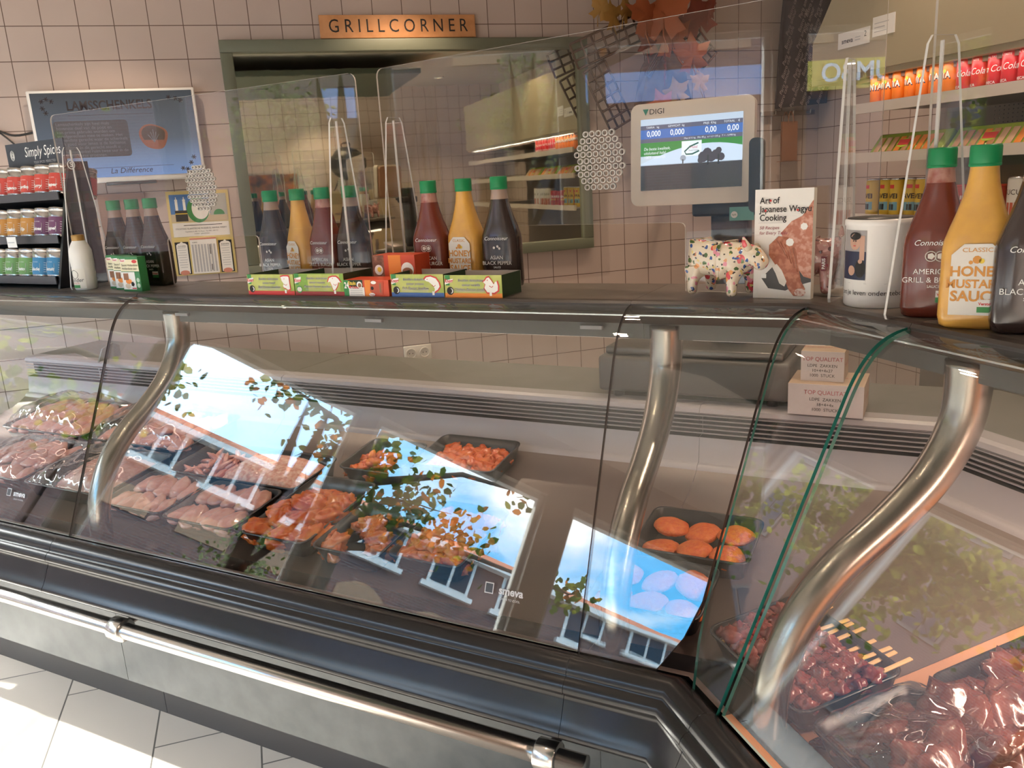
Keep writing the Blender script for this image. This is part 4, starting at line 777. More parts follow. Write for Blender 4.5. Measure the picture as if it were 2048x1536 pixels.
def orange_pack(s, n, w, h, d, lab, z, tall):
    t = thing('stock_sachet_box', lab, 'box', A(s, n, z), RA, None); om = mat('orange red card', (0.62, 0.07, 0.02), 0.45)
    MB().box((-w / 2, 0, 0), (w / 2, d, h), om).build('carton_body', t); p = MB(); y = -.0005
    if tall:
        p.quad(-w / 2, 0, -w / 2 + .036, h, mat('food photo brown', (0.16, 0.06, 0.03), .5, noise_=(60, (0.36, 0.15, 0.09), .45, .6)), y=y); p.disc(-w / 2 + .019, .055, .013, wht, y=y - .0004); p.disc(-w / 2 + .021, .056, .0065, yelp, y=y - .0008); p.disc(-w / 2 + .018, .022, .011, mat('rose seal', (0.55, 0.25, 0.2)), y=y - .0005); p.text('Vlug', .011, wht, x=-w / 2 + .018, z=.022, y=y - .001)
        p.quad(-w / 2 + .05, .0, -w / 2 + .088, h, orgp, y=y); p.disc(.042, .055, .019, wht, y=y - .0004); p.disc(.042, .050, .016, brnp, y=y - .0007, n=14, rz=.011); p.disc(.0, .028, .016, mat('rose seal', (0.55, 0.25, 0.2)), y=y - .0005, n=6)
    else:
        p.quad(-w / 2, 0, -w / 2 + .016, h, grnp, y=y); p.text('24', .021, wht, x=-w / 2 + .010, z=h - .014, y=y - .0004, bold=.03, sx=.7); p.quad(-w / 2 + .016, .022, -w / 2 + .06, h, mat('dark green card', (0.02, 0.045, 0.015)), y=y); p.text('Etuis', .0125, yelp, x=-w / 2 + .027, z=h - .008, y=y - .0004, bold=.03); p.text('48 Cubes', .0085, redp, x=-w / 2 + .032, z=h - .018, y=y - .0004, bold=.03); p.quad(-w / 2 + .016, 0, -w / 2 + .064, .022, paper, y=y)
        for k in range(4): p.quad(-w / 2 + .02, .004 + k * .0045, -w / 2 + .058, .0055 + k * .0045, lg, y=y - .0003)
        p.disc(-w / 2 + .050, h - .012, .0085, wht, y=y - .0004); p.disc(-w / 2 + .051, h - .013, .0055, brnp, y=y - .0008); p.quad(-w / 2 + .066, 0, -w / 2 + .085, h, orgp, y=y); p.poly([(a, y - .0006, b) for a, b in ((.012, .012), (.050, .006), (.054, .034), (.016, .040))], mat('sachet red', (0.5, 0.08, 0.03), .4)); p.disc(.025, .034, .008, wht, y=y - .001, rz=.004); p.disc(.020, .020, .0045, inkm, y=y - .001); p.disc(.018, .0045, .009, wht, y=y - .001, rz=.004); p.text('Maggi', .006, redp, x=.018, z=.0045, y=y - .0014); p.quad(.042, .010, .047, .032, brnp, y=y - .001)
    p.build('print', t)
orange_pack(-2.525, .857, .138, .040, .07, 'low orange red stock box lettered 24 Etuis between the lime boxes', ZT_, False)
orange_pack(-2.555, .775, .130, .092, .07, 'tall orange red stock box with an egg picture behind the low one', ZT_, True)
# spice rack with tins
rk = thing('spice_rack', 'black spice rack headed Simply Spices at the left shelf end', 'rack', A(-1.06, .775, ZT_), RA - .06); RL = -.30
rm = mat('black rack metal', (0.018, 0.018, 0.020), 0.35); RW = .17
for x in (RL - .012, RW): MB().prism([(-.012, 0), (.16, 0), (.16, .40), (.10, .40), (.075, .33)], x, x + .012, rm, Matrix(((0, 0, 1, 0), (1, 0, 0, 0), (0, 1, 0, 0), (0, 0, 0, 1)))).build('side_panel', rk)
MB().box((RL, .150, 0), (RW, .158, .40), rm).build('back_panel', rk)
SHZ = [(.020, -.010), (.150, .022), (.288, .050)]
for z, y in SHZ: q = MB(); q.add([(RL, y, z), (RW, y, z), (RW, .15, z - .026), (RL, .15, z - .026), (RL, y, z - .004), (RW, y, z - .004), (RW, .15, z - .03), (RL, .15, z - .03)], [(0, 1, 2, 3), (7, 6, 5, 4), (0, 4, 5, 1)], rm); q.box((RL, y - .004, z - .006), (RW, y, z + .020), mat('rack lip grey', (0.045, 0.045, 0.05), .35)); q.build('shelf', rk)
hd = MB(); hdm = mat('navy header card', (0.030, 0.038, 0.055), 0.5); hd.box((-RW, .095, .395), (RW, .099, .475), hdm); hd.text('Simply Spices', .046, wht, x=.045, z=.442, y=.0944, shear=.2, sx=.85); hd.text('YOUR SPICES  PERFECTED', .011, lg, x=.05, z=.408, y=.0944)
for r in (.006, .011, .016): hd.tube([(-.135 + r * .7 * math.cos(a), .0945, .437 + r * math.sin(a)) for a in [2 * PI * k / 16 for k in range(17)]], .0011, wht, 4)
hd.build('header', rk)
pt = MB(); pt.box((-.075, -.013, .135), (-.020, -.0115, .170), paper); pt.quad(-.07, .15, -.03, .153, lg, y=-.0135); pt.build('price_card', rk)
lidm = mat('silver tin', (0.55, 0.52, 0.50), 0.25, 1.0)
def tin_mats(k): return mat('spice label ' + k, {'red': (0.60, 0.07, 0.05), 'ochre': (0.55, 0.25, 0.04), 'plum': (0.16, 0.05, 0.12), 'green': (0.16, 0.33, 0.09), 'blue': (0.04, 0.22, 0.42)}[k], 0.45)
tinp = {}
def spice_tin(k, word, row, i, back=False, lab=''):
    if (k, word) not in tinp:
        t = thing('spice_tin', '', 'tin', (0, 0, 0), 0, 'spice tins on the black rack'); q = MB()
        q.lathe([(.0315, 0), (.033, .002), (.033, .009)], lidm, cap=False); q.lathe([(.0332, .009), (.0332, .062)], tin_mats(k), cap=False); q.lathe([(.033, .062), (.033, .076), (.031, .079)], lidm, cap=False); q.build('tin_body', t)
        MB().lathe([(.031, .079), (.0335, .080), (.0335, .090), (.032, .092), (.0001, .092)], lidm, cap=False).build('lid', t)
        wr = lambda v: Vector((.0336 * math.sin(v.x / .033), -.0336 * math.cos(v.x / .033), v.z)); p = MB(); p.text(word, .0135, wht, z=.026, warp=wr, bold=.04, shear=.2); p.text('SIMPLY SPICES', .004, wht, z=.048, warp=wr)
        for a in range(5): p.grid(lambda u, v, a=a: wr(Vector((.028 + .018 * u, 0, .018 + a * .007 + .0012 * v))), 3, 2, wht)
        p.tube([wr(Vector((x, 0, z))) for x, z in ((-.018, .016), (-.018, .044), (.018, .044), (.018, .016))], .0005, wht, 4); p.build('label', t); tinp[(k, word)] = (t, [0])
        for o_ in t.children: o_.data.transform(Matrix.Diagonal((1.24, 1.24, 1.06, 1)))
    t, cnt = tinp[(k, word)]; o = t if cnt[0] == 0 else copy_tree(t); cnt[0] += 1
    z, y = SHZ[row]; tilt = -.19; lx = RW - .048 - i * .0835; ly = y + .042 + (.070 if back else 0); lz = z + .008 - (.013 if back else 0) * 1.0
    M = Matrix.Translation(rk.location) @ rk.rotation_euler.to_matrix().to_4x4() @ Matrix.Translation((lx, ly, lz)) @ Euler((tilt, 0, 0)).to_matrix().to_4x4()
    o.location = M.translation; o.rotation_euler = M.to_euler(); o['label'] = lab
nth = ('at the right end', 'second from the right end', 'third from the right end', 'fourth from the right end', 'fifth from the right end')
for row, cols, words, rn in ((2, ('red',) * 5, ('Pepper', 'Curry', 'Paprika', 'Oregano', 'Salt'), 'top'), (1, ('plum', 'plum', 'ochre', 'ochre', 'ochre'), ('Appel', 'Spices', 'Kip', 'Gehakt', 'Vis'), 'middle'), (0, ('blue', 'blue', 'green', 'green', 'green'), ('Biscuit', 'Salade', 'Pesto', 'Kruid', 'Basil'), 'bottom')):
    for i in range(5): spice_tin(cols[i], words[i], row, i, False, '%s labelled spice tin in the %s row, %s' % (cols[i], rn, nth[i]))
spice_tin('red', 'Pepper', 2, 0, True, 'red labelled spice tin in the second rank of the top row'); spice_tin('plum', 'Appel', 1, 0, True, 'plum labelled spice tin in the second rank of the middle row')
# acrylic sneeze screens
acr = glass('acrylic sheet', (0.98, 0.98, 0.975), 0.034); aedge = mat('acrylic edge', (0.62, 0.60, 0.58), 0.25)
def screen(name, label, M, outline, holes, feet, th=.005):
    loc = M.translation; t = thing('sneeze_screen', label, 'screen', loc, M.to_euler().z, 'acrylic sneeze screens')
    q = MB(); n = len(outline); vs = [(x, 0, z) for x, z in outline] + [(x, th, z) for x, z in outline]
    q.add(vs, [list(range(n)), list(range(n, 2 * n))[::-1]], acr); q.add(vs, [(i, n + i, n + (i + 1) % n, (i + 1) % n) for i in range(n)], aedge, True); q.build('sheet', t)
    if holes:
        cx, cz, rx, rz, p = holes; q = MB(); hr = p * .30
        for j in range(-8, 9):
            for i in range(-8, 9):
                x = (i + (j % 2) * .5) * p; z = j * p * .87
                if (x / rx) ** 2 + (z / rz) ** 2 < 1: q.lathe([(hr, -.0009), (hr * 1.38, -.0009), (hr * 1.38, th + .0009), (hr, th + .0009)], aedge, T(cx + x, 0, cz + z, -PI / 2), seg=10, cap=False)
        q.build('speaking_holes', t)
    for x in feet:
        q = MB(); pl = [(-.082, 0), (.082, 0), (.085, .008), (.030, .425), (.022, .438), (-.022, .438), (-.030, .425), (-.085, .008)]
        q_n = len(pl); vs = [(x - .0025, a, b) for a, b in pl] + [(x + .0025, a, b) for a, b in pl]
        q.add(vs, [list(range(q_n)), list(range(q_n, 2 * q_n))[::-1]], acr); q.add(vs, [(i, q_n + i, q_n + (i + 1) % q_n, (i + 1) % q_n) for i in range(q_n)], aedge)
        q.box((x - .003, -.003, .02), (x + .003, -.0005, .43), aedge); q.build('foot', t)
    return t
def notch(x0, x1, top, h0, h1, r=.02):      # sheet outline with a pass-through cut in the lower edge
    return [(x0, 0)] + arc(x0 + r, top - r, r, 180, 90, 5) + arc(x1 - r, top - r, r, 90, 0, 5) + [(x1, 0), (h1, 0)] + arc(h1 - .012, .148 - .012, .012, 0, 90, 4) + arc(h0 + .012, .148 - .012, .012, 90, 180, 4) + [(h0, 0)]
SL0 = -1.255
M1 = Matrix.Translation(A(SL0, .735, ZT_)) @ Matrix.Rotation(RA, 4, 'Z')
screen('l', 'left acrylic screen with speaking holes in front of the television', M1, notch(0, 1.205, .54, .445, .815), (.62, .288, .058, .066, .0134), (.075, 1.135))
AZ2 = math.radians(-36); d2 = Vector((-math.sin(AZ2), -math.cos(AZ2), 0)); rz2 = math.atan2(d2.y, d2.x)
P2 = Vector((1.585, -2.515, ZT_)) - d2 * .49
M2 = Matrix.Translation(P2) @ Matrix.Rotation(rz2, 4, 'Z')
screen('m', 'wide middle acrylic screen between the mirror and the scale display', M2, notch(0, 1.275, .565, .43, .885), (.677, .29, .064, .070, .0168), (.05, 1.215))
M3 = Matrix.Translation(Vector((1.985, -3.325, ZT_))) @ Matrix.Rotation(RB, 4, 'Z')
screen('r', 'right acrylic screen standing among the large sauce bottles', M3, notch(0, 1.3, .56, .50, .90), None, (.02, 1.25))
# round clear sticker on the left screen foot
stq = MB(); stq.tube([(.0, -.001, 0)] + [(.011 * math.cos(a), -.001, .011 * math.sin(a)) for a in []] + [(.0, -.001, 0.0001)], .0001, wht, 3); 
s2 = thing('foot_sticker', 'round white sticker with an S on the left screen foot', 'sticker', A(SL0 - .079, .735 + .012, ZT_ + .385), RA + PI / 2)
q = MB(); q.tube([(.012 * math.cos(a), 0, .013 * math.sin(a)) for a in [2 * PI * k / 20 for k in range(21)]], .0013, wht, 5); q.text('S', .022, wht, y=0, bold=.02); q.build('ring', s2); s2.location = A(SL0 - .0785, .745, ZT_ + .385)
# scale with customer display
cream_p = mat('cream display plastic', (0.70, 0.62, 0.53), 0.4); scg = mat('dark grey scale body', (0.085, 0.075, 0.072), 0.45)
sc = thing('weighing_scale', 'shop weighing scale with a tilted cream customer display lettered DIGI', 'scale', A(-3.18, .15, .935), RA)
q = MB(); q.rbox((-.27, -.16, .02), (.27, .15, .125), .012, scg); q.rbox((-.25, -.145, .128), (.25, .13, .150), .006, mat('dark steel platter', (0.13, 0.12, 0.115), .3, .6)); q.build('base', sc)
for x in (-.22, .22):
    for y in (-.12, .11): MB().lathe([(.016, 0), (.016, .022)], blk, T(x, y, 0)).build('foot', sc)
q = MB(); q.rbox((.03, -.04, .15), (.13, .03, .62), .008, blk); q.rbox((-.02, -.05, .505), (.16, .03, .55), .008, blk); q.build('pole', sc)
stk = MB(); tq = mat('turquoise sticker', (0.16, 0.42, 0.38), .5); stk.box((.085, -.053, .492), (.150, -.0505, .528), tq); stk.disc(.098, .508, .009, wht, y=-.0535); stk.text('bpfs', .007, grnp, x=.098, z=.508, y=-.0538); stk.build('sticker', sc)
dw, dh = .322, .262; dp = MB(); DM = Matrix.Translation((-.03 + .045 - .005, -.175, .545)) @ Matrix.Rotation(math.radians(-4), 4, 'X')
dp.prism(rrect(-dw / 2, 0, dw / 2, dh, .022, 6), 0, .030, cream_p, DM @ FL @ Matrix.Translation((0, 0, -.030))); dp.prism(rrect(-dw / 2 + .01, .01, dw / 2 - .01, dh - .01, .02, 5), -.052, -.030, mat('tan display back', (0.40, 0.22, 0.14), .5), DM @ FL); dp = dp.build('display', sc)
def onD(mb, name, par): 
    o = mb.build(name, par); return o
lcd = MB(); lcd.box((-.133, -.0015, .040), (.133, .0, .222), screen_mat('scale display picture', [(0, (0.03, 0.028, 0.03)), (.36, (0.045, 0.04, 0.045)), (.37, (0.60, 0.70, 0.80)), (1, (0.55, 0.66, 0.80))], .85), DM); lcd = lcd.build('lcd', dp)
p = MB(); Y_ = -.0022; dgn = emi('display green', (0.035, 0.22, 0.035), 1); dbl = emi('display blue', (0.055, 0.14, 0.42), 1); dgy = emi('display slate', (0.10, 0.10, 0.15), 1); dwt = emi('display white', (0.75, 0.80, 0.85), 1); ddk = emi('display dark', (0.03, 0.028, 0.03), 1); dsk = emi('display sky', (0.55, 0.66, 0.80), 1)
p.quad(-.133, .128, .133, .176, dgn, y=Y_, M=DM); p.quad(-.133, .166, .133, .204, dbl, y=Y_ - .0002, M=DM); p.quad(-.133, .195, .133, .206, dgy, y=Y_ - .0004, M=DM); p.quad(-.133, .162, .133, .172, dgy, y=Y_ - .0004, M=DM)
hill = [(-.133, .096)] + [(-.133 + .266 * k / 14, .098 + .056 * math.sin(PI * (.08 + .75 * k / 14)) ** .8) for k in range(15)] + [(.133, .10)]; p.poly([(x, Y_ - .0003, z) for x, z in [(-.133, .105)] + [(-.133 + .266 * k / 14, .106 + .046 * math.sin(PI * (.02 + .70 * k / 14))) for k in range(15)] + [(.133, .105)]], dsk, DM)
p.poly([(x, Y_ - .0005, z) for x, z in [(-.133, .106), (-.133, .145), (-.133 + .19, .155)]] if False else [(-.133, Y_ - .0005, .104), (.133, Y_ - .0005, .104), (.133, Y_ - .0005, .1045), (-.133, Y_ - .0005, .1045)], dsk, DM)
for lab_, val, x in (('TARRA   kg', '0,000', -.100), ('GEWICHT  kg', '0,000', -.037), ('PRIJS  €/kg', '0,00', .050), ('TOTAAL    €', '0,00', .106)): p.text(lab_, .0072, dwt, M=DM, x=x, z=.2005, y=Y_ - .001); p.text(val, .020, dwt, M=DM, x=x + .003, z=.184, y=Y_ - .001, bold=.015, sx=.85)
p.text('Max 6/15 kg   Min 40 g   e = d = 2/5 g   T = - 5,998 kg', .006, dwt, M=DM, x=.05, z=.167, y=Y_ - .001)
p.quad(-.022, .122, .030, .160, dwt, y=Y_ - .0008, M=DM); p.tube([DM @ Vector((a, Y_ - .001, b)) for a, b in ((.022, .154), (.0, .146), (-.014, .134), (-.010, .127), (.006, .127), (.024, .134))], .0022, emi('display dark green', (0.02, 0.10, 0.07), 1), 5); p.text('Halal', .0095, emi('display red', (0.5, 0.05, 0.08), 1), M=DM, x=.010, z=.144, y=Y_ - .0014); p.text('Food Center', .005, ddk, M=DM, x=.010, z=.136, y=Y_ - .0014)
for k, w in enumerate(('De beste kwaliteit,', 'uitsluitend halal,', '100% natuurlijk')): p.text(w, .0105, dwt, M=DM, x=-.124, z=.146 - k * .0105, y=Y_ - .001, align='LEFT', shear=.2, sx=.9)
for x, z, r in ((.035, .118, .014), (.045, .128, .012), (.055, .117, .013), (.068, .122, .013), (.074, .132, .008), (.08, .116, .010), (.028, .110, .008)): p.disc(x, z, r, emi('display tree', (0.06, 0.05, 0.06), 1), y=Y_ - .0012 - random.random() * .0004, M=DM, n=9)
for x in (.045, .072): p.quad(x, .098, x + .004, .122, ddk, y=Y_ - .0018, M=DM)
p.quad(-.020, .104, -.017, .115, ddk, y=Y_ - .0012, M=DM); p.disc(-.018, .118, .008, emi('display pale tree', (0.3, 0.34, 0.4), 1), y=Y_ - .0011, M=DM, n=8)
p.build('picture', lcd)
p = MB(); p.poly([DM @ Vector((x, -.0006, z)) for x, z in ((-.128, .248), (-.112, .248), (-.120, .232))], mat('display logo green', (0.03, 0.25, 0.17), .4)); p.text('DIGI', .019, inkm, M=DM, x=-.090, z=.240, sx=1.1); p.build('logo', dp)
q = MB(); q.prism(rrect(.165, .02, .20, .20, .014, 5), .06, .085, blk, Matrix.Translation((0, -.11, .50)) @ FL); q.build('printer_lid', sc)
# wagyu book
bk = thing('cook_book', 'standing paperback lettered Art of Japanese Wagyu Cooking', 'book', Vector((1.872, -3.010, ZT_)), math.radians(-51), rot=(math.radians(-2), 0, math.radians(-51)))
bw, bh, bd_ = .112, .212, .022
q = MB(); q.box((0, 0, 0), (bw, .0006, bh), paper); q.box((0, bd_, 0), (bw, bd_ + .0006, bh), paper); q.build('cover', bk); q = MB(); q.box((.001, .0007, .002), (bw - .003, bd_, bh - .002), creamb); q.box((bw - .0028, .0007, 0), (bw, bd_, bh), creamb); q.quad(0, 0, .01, .01, creamb, y=.5) if False else None; q.build('pages', bk)
p = MB(); Y_ = -.0006; rw = mat('steak photo', (0.45, 0.16, 0.10), .5, noise_=(90, (0.62, 0.34, 0.26), .45, .62)); rw2 = mat('seared steak photo', (0.34, 0.10, 0.05), .5, noise_=(80, (0.50, 0.20, 0.12), .45, .6)); slate = mat('slate photo', (0.06, 0.055, 0.055), .5)
p.poly([(x, Y_, z) for x, z in ((.016, .040), (.030, .020), (.064, .016), (.080, .024), (bw, .034), (bw, .075), (.05, .075))], slate)
p.poly([(x, Y_ - .0003, z) for x, z in ((.052, .128), (.072, .150), (.092, .160), (bw, .190), (bw, .040), (.098, .044), (.086, .060), (.072, .090), (.06, .112))], rw)
p.poly([(x, Y_ - .0006, z) for x, z in ((.030, .105), (.048, .122), (.066, .120), (.082, .096), (.088, .060), (.094, .034), (.102, .020), (.094, .006), (.080, .006), (.070, .018), (.058, .048), (.042, .068), (.030, .085))], rw2)
p.poly([(x, Y_ - .0008, z) for x, z in ((.036, .064), (.044, .050), (.052, .030), (.062, .024), (.066, .034), (.056, .056), (.046, .068))], mat('rice photo', (0.75, 0.70, 0.64), .6, bump=(60, 1, .003)))
p.disc(.092, .013, .011, mat('fat photo', (0.72, 0.58, 0.52), .5, noise_=(120, (0.5, 0.2, 0.15), .5, .6)), y=Y_ - .0009, n=10, rz=.008); p.disc(.070, .110, .008, wht, y=Y_ - .0009, n=7); p.disc(.096, .140, .007, wht, y=Y_ - .0009, n=7)
for k in range(5): p.tube([(.044 + .008 * k, Y_ - .001, .115 - .004 * k), (.062 + .006 * k, Y_ - .001, .085 - .008 * k)], .0007, rw, 4)
for k, w in enumerate(('Art of', 'Japanese Wagyu', 'Cooking')): p.text(w, .0172, inkm, x=.010, z=.190 - k * .0165, y=Y_ - .0012, align='LEFT', bold=.012, sx=.88)
for k, w in enumerate(('50 Recipes', 'for Every Table')): p.text(w, .0088, mat('wine print', (0.25, 0.02, 0.05)), x=.010, z=.138 - k * .010, y=Y_ - .0012, align='LEFT', shear=.2)
for x, z in ((.031, .190), (.0215, .1712), (.083, .1712)): p.disc(x, z, .0022, redp, y=Y_ - .0016, n=8)
p.quad(.008, .1475, .060, .148, lg, y=Y_ - .0012); p.quad(.016, .040, .026, .048, wht, y=Y_ - .0012); p.build('cover_print', bk)
# collection tin
tn = thing('collection_tin', 'white round collection tin with black lid and a pasted photo', 'tin', Vector((2.000, -3.212, ZT_)), RA - .1)
r = .058; MB().lathe([(r - .002, 0), (r, .003), (r, .143), (r + .0015, .144), (r + .0015, .153), (r - .001, .155)], mat('tin white', (0.78, 0.76, 0.74), .3), seg=40, cap=False).build('tin_body', tn)
MB().lathe([(r - .001, .152), (r - .003, .1565), (.0001, .1575)], blk, seg=40, cap=False).build('lid', tn)
wr = lambda v: Vector(((r + .0006 - v.y) * math.sin(v.x / r), -(r + .0006 - v.y) * math.cos(v.x / r), v.z)); p = MB()
def patch(x0, z0, x1, z1, m, y=0.0): p.grid(lambda u, v: wr(Vector((x0 + (x1 - x0) * u, y, z0 + (z1 - z0) * v))), 6, 3, m)
def wdisc(cx, cz, rx, rz, m, y): p.add([wr(Vector((cx + rx * math.cos(2 * PI * k / 14), y, cz + rz * math.sin(2 * PI * k / 14)))) for k in range(14)], [list(range(14))], m)
skin_p = mat('photo skin', (0.50, 0.30, 0.22), .5); navy = mat('photo navy', (0.02, 0.025, 0.06), .5)
patch(-.066, .050, -.012, .137, mat('photo grey', (0.30, 0.28, 0.28), .5)); patch(-.066, .050, -.012, .100, navy, -.0004); patch(-.024, .085, -.015, .128, skin_p, -.0005); wdisc(-.034, .117, .0115, .0145, skin_p, -.0008); wdisc(-.034, .127, .012, .007, inkm, -.0011); wdisc(-.0365, .1185, .0015, .0012, inkm, -.0014); wdisc(-.0315, .1185, .0015, .0012, inkm, -.0014); wdisc(-.034, .110, .003, .0008, redp, -.0014); wdisc(-.040, .066, .008, .009, skin_p, -.0009); wdisc(-.022, .070, .010, .016, inkm, -.0009); wdisc(-.022, .083, .004, .004, skin_p, -.0012)
patch(-.08, .0435, .09, .0440, lg); p.text('zet je leven ondersteboven !', .0122, inkm, x=.005, z=.027, y=-.0006, warp=wr); p.build('print', tn)
# two painted cow figurines
def paint(name, base, cols, sc_):
    m = bpy.data.materials.new(name); m.use_nodes = True; nt = m.node_tree; b_ = nt.nodes['Principled BSDF']; N = nt.nodes.new; L = nt.links.new; b_.inputs['Roughness'].default_value = .18; b_.inputs['Coat Weight'].default_value = .6
    tc = N('ShaderNodeTexCoord'); prev = None
    for i, (c, s, th) in enumerate(cols):
        v = N('ShaderNodeTexVoronoi'); v.inputs['Scale'].default_value = s * sc_; mp = N('ShaderNodeMapping'); mp.inputs['Location'].default_value = (i * 3.7, i * 1.3, i * 2.1); L(tc.outputs['Object'], mp.inputs[0])
        ns = N('ShaderNodeTexNoise'); ns.inputs['Scale'].default_value = s * sc_ * 1.6; L(mp.outputs[0], ns.inputs['Vector']); mxv = N('ShaderNodeVectorMath'); mxv.operation = 'MULTIPLY_ADD'; L(ns.outputs['Color'], mxv.inputs[0]); mxv.inputs[1].default_value = (.012, .012, .012); L(mp.outputs[0], mxv.inputs[2]); L(mxv.outputs[0], v.inputs['Vector'])
        lt = N('ShaderNodeMath'); lt.operation = 'LESS_THAN'; L(v.outputs['Distance'], lt.inputs[0]); lt.inputs[1].default_value = th
        mx = N('ShaderNodeMix'); mx.data_type = 'RGBA'; L(lt.outputs[0], mx.inputs[0]); mx.inputs[7].default_value = (*c, 1)
        if prev is None: mx.inputs[6].default_value = (*base, 1)
        else: L(prev.outputs[2], mx.inputs[6])
        prev = mx
    L(prev.outputs[2], b_.inputs['Base Color']); return m
flower = paint('floral lacquer', (0.74, 0.65, 0.52), [((0.62, 0.06, 0.08), 34, .30), ((0.74, 0.34, 0.14), 44, .24), ((0.72, 0.28, 0.36), 50, .26), ((0.05, 0.11, 0.32), 56, .22), ((0.08, 0.14, 0.05), 54, .24), ((0.72, 0.58, 0.2), 60, .18), ((0.05, 0.04, 0.04), 75, .18)], 1.0)
rosy = paint('rosy collage lacquer', (0.42, 0.20, 0.18), [((0.60, 0.34, 0.32), 40, .42), ((0.16, 0.07, 0.07), 50, .25), ((0.65, 0.48, 0.42), 66, .22), ((0.22, 0.24, 0.28), 60, .14), ((0.45, 0.06, 0.10), 75, .16)], 1.0)
def skin_mesh(V, E, R, name, m, levels=2):
    me = bpy.data.meshes.new(name); me.from_pydata(V, E, []); o = bpy.data.objects.new(name, me); COL.objects.link(o)
    o.modifiers.new('skin', 'SKIN'); sv = me.skin_vertices[0].data
    for i, r in enumerate(R): sv[i].radius = (r, r) if not isinstance(r, tuple) else r
    sv[0].use_root = True; ss = o.modifiers.new('sub', 'SUBSURF'); ss.levels = levels; ss.render_levels = levels
    dg = bpy.context.evaluated_depsgraph_get(); me2 = bpy.data.meshes.new_from_object(o.evaluated_get(dg)); me2.name = name; bpy.data.objects.remove(o); me2.materials.clear(); me2.materials.append(m)
    for p_ in me2.polygons: p_.use_smooth = True
    return me2
def cow(label, loc, rz, m, tagm=None, headup=0.0):
    t = thing('cow_figurine', label, 'figurine', loc, rz); hu = headup
    V = [(-.030, 0, .078), (-.058, 0, .080), (-.068, 0, .074), (0, 0, .076), (.030, 0, .078), (.050, 0, .084 + hu * .3), (.066, -.004, .088 + hu), (.082, -.010, .076 + hu), (.094, -.014, .064 + hu),
         (-.058, .024, .062), (-.060, .030, .040), (-.062, .032, .022), (-.061, .032, .004), (-.058, -.024, .062), (-.062, -.030, .040), (-.064, -.032, .022), (-.063, -.032, .004),
         (.034, .024, .060), (.036, .030, .040), (.034, .032, .022), (.035, .032, .004), (.034, -.024, .060), (.032, -.030, .040), (.032, -.032, .022), (.033, -.032, .004)]
    E_ = [(0, 1), (1, 2), (0, 3), (3, 4), (4, 5), (5, 6), (6, 7), (7, 8), (1, 9), (9, 10), (10, 11), (11, 12), (1, 13), (13, 14), (14, 15), (15, 16), (4, 17), (17, 18), (18, 19), (19, 20), (4, 21), (21, 22), (22, 23), (23, 24)]
    R_ = [.038, .036, .022, .038, .036, .028, .022, .018, .0145] + [.018, .014, .0105, .0125] * 4
    o = bpy.data.objects.new('body', skin_mesh(V, E_, R_, 'cow_body', m)); COL.objects.link(o); o.parent = t
    for s_ in (-1, 1):
        q = MB(); q.tube([(.060, s_ * .014, .098 + hu), (.058, s_ * .024, .110 + hu), (.057, s_ * .030, .124 + hu)], [.009, .0075, .002], m, 10); q.build('ear', t)
        q = MB(); q.ball((.078, -.010 + s_ * .0145, .087 + hu), .0035, wht, 10, 6); q.ball((.0795, -.010 + s_ * .0168, .087 + hu), .002, inkm, 8, 6); q.build('eye', t)
    q = MB(); q.tube(sm([(-.072, 0, .088), (-.082, 0, .074), (-.083, 0, .05), (-.082, 0, .036)]), [.004] * 9 + [.003, .003, .005, .002], m, 8); q.build('tail', t)
    if tagm: q = MB(); q.box((.024, -.0465, .052), (.034, -.045, .080), mat('wine tag', (0.16, 0.01, 0.02), .5)); q.text('PARIS', .0085, wht, T(.029, -.0472, .066, 0, -PI / 2, 0), y=0, bold=.02); q.build('tag', t)
    return t
cow('cream cow figurine painted with red and blue flowers', Vector((1.842, -2.962, ZT_)), -1.15, flower)
cow('rosy brown cow figurine wearing a PARIS tag behind the book', Vector((1.986, -3.040, ZT_)), RA + .0, rosy, True, .012)
# ------------------------------------------------------------------ trays and meat
SLOPE = math.atan(.1375)
def deck_z(n): return .620 + (1.182 - n) * .1375 if n > .6 else .700 + (.6 - n) * .16
traym = mat('black tray plastic', (0.014, 0.014, 0.017), 0.28, spec=.6)
class Frame:                    # local tray frame: x to the customer's right, y into the counter, z up off the sloping deck
    def __init__(s, leg, t0, t1, n0, n1_, lift=0.0):
        s.w = abs(t1 - t0); s.d = n1_ - n0; n = n1_; z = deck_z(n1_) + .0035 + lift; sl = SLOPE if n0 > .5 else math.atan(.15); s.sl = sl
        p = A((t0 + t1) / 2, n1_, z) if leg == 'A' else Bc((t0 + t1) / 2, n1_, z); s.loc = p; s.rz = RA if leg == 'A' else RB
        s.M = Matrix.Translation(p) @ Euler((sl, 0, s.rz), 'XYZ').to_matrix().to_4x4()
        s.M = Matrix.Translation(p) @ Matrix.Rotation(s.rz, 4, 'Z') @ Matrix.Rotation(sl, 4, 'X')
    def put(s, o, x, y, z, e=(0, 0, 0), sc=1.0):
        M = s.M @ Matrix.Translation((x, y, z)) @ Euler(e).to_matrix().to_4x4(); o.location = M.translation; o.rotation_euler = M.to_euler()
        o.scale = (sc, sc, sc) if not isinstance(sc, tuple) else sc; return o
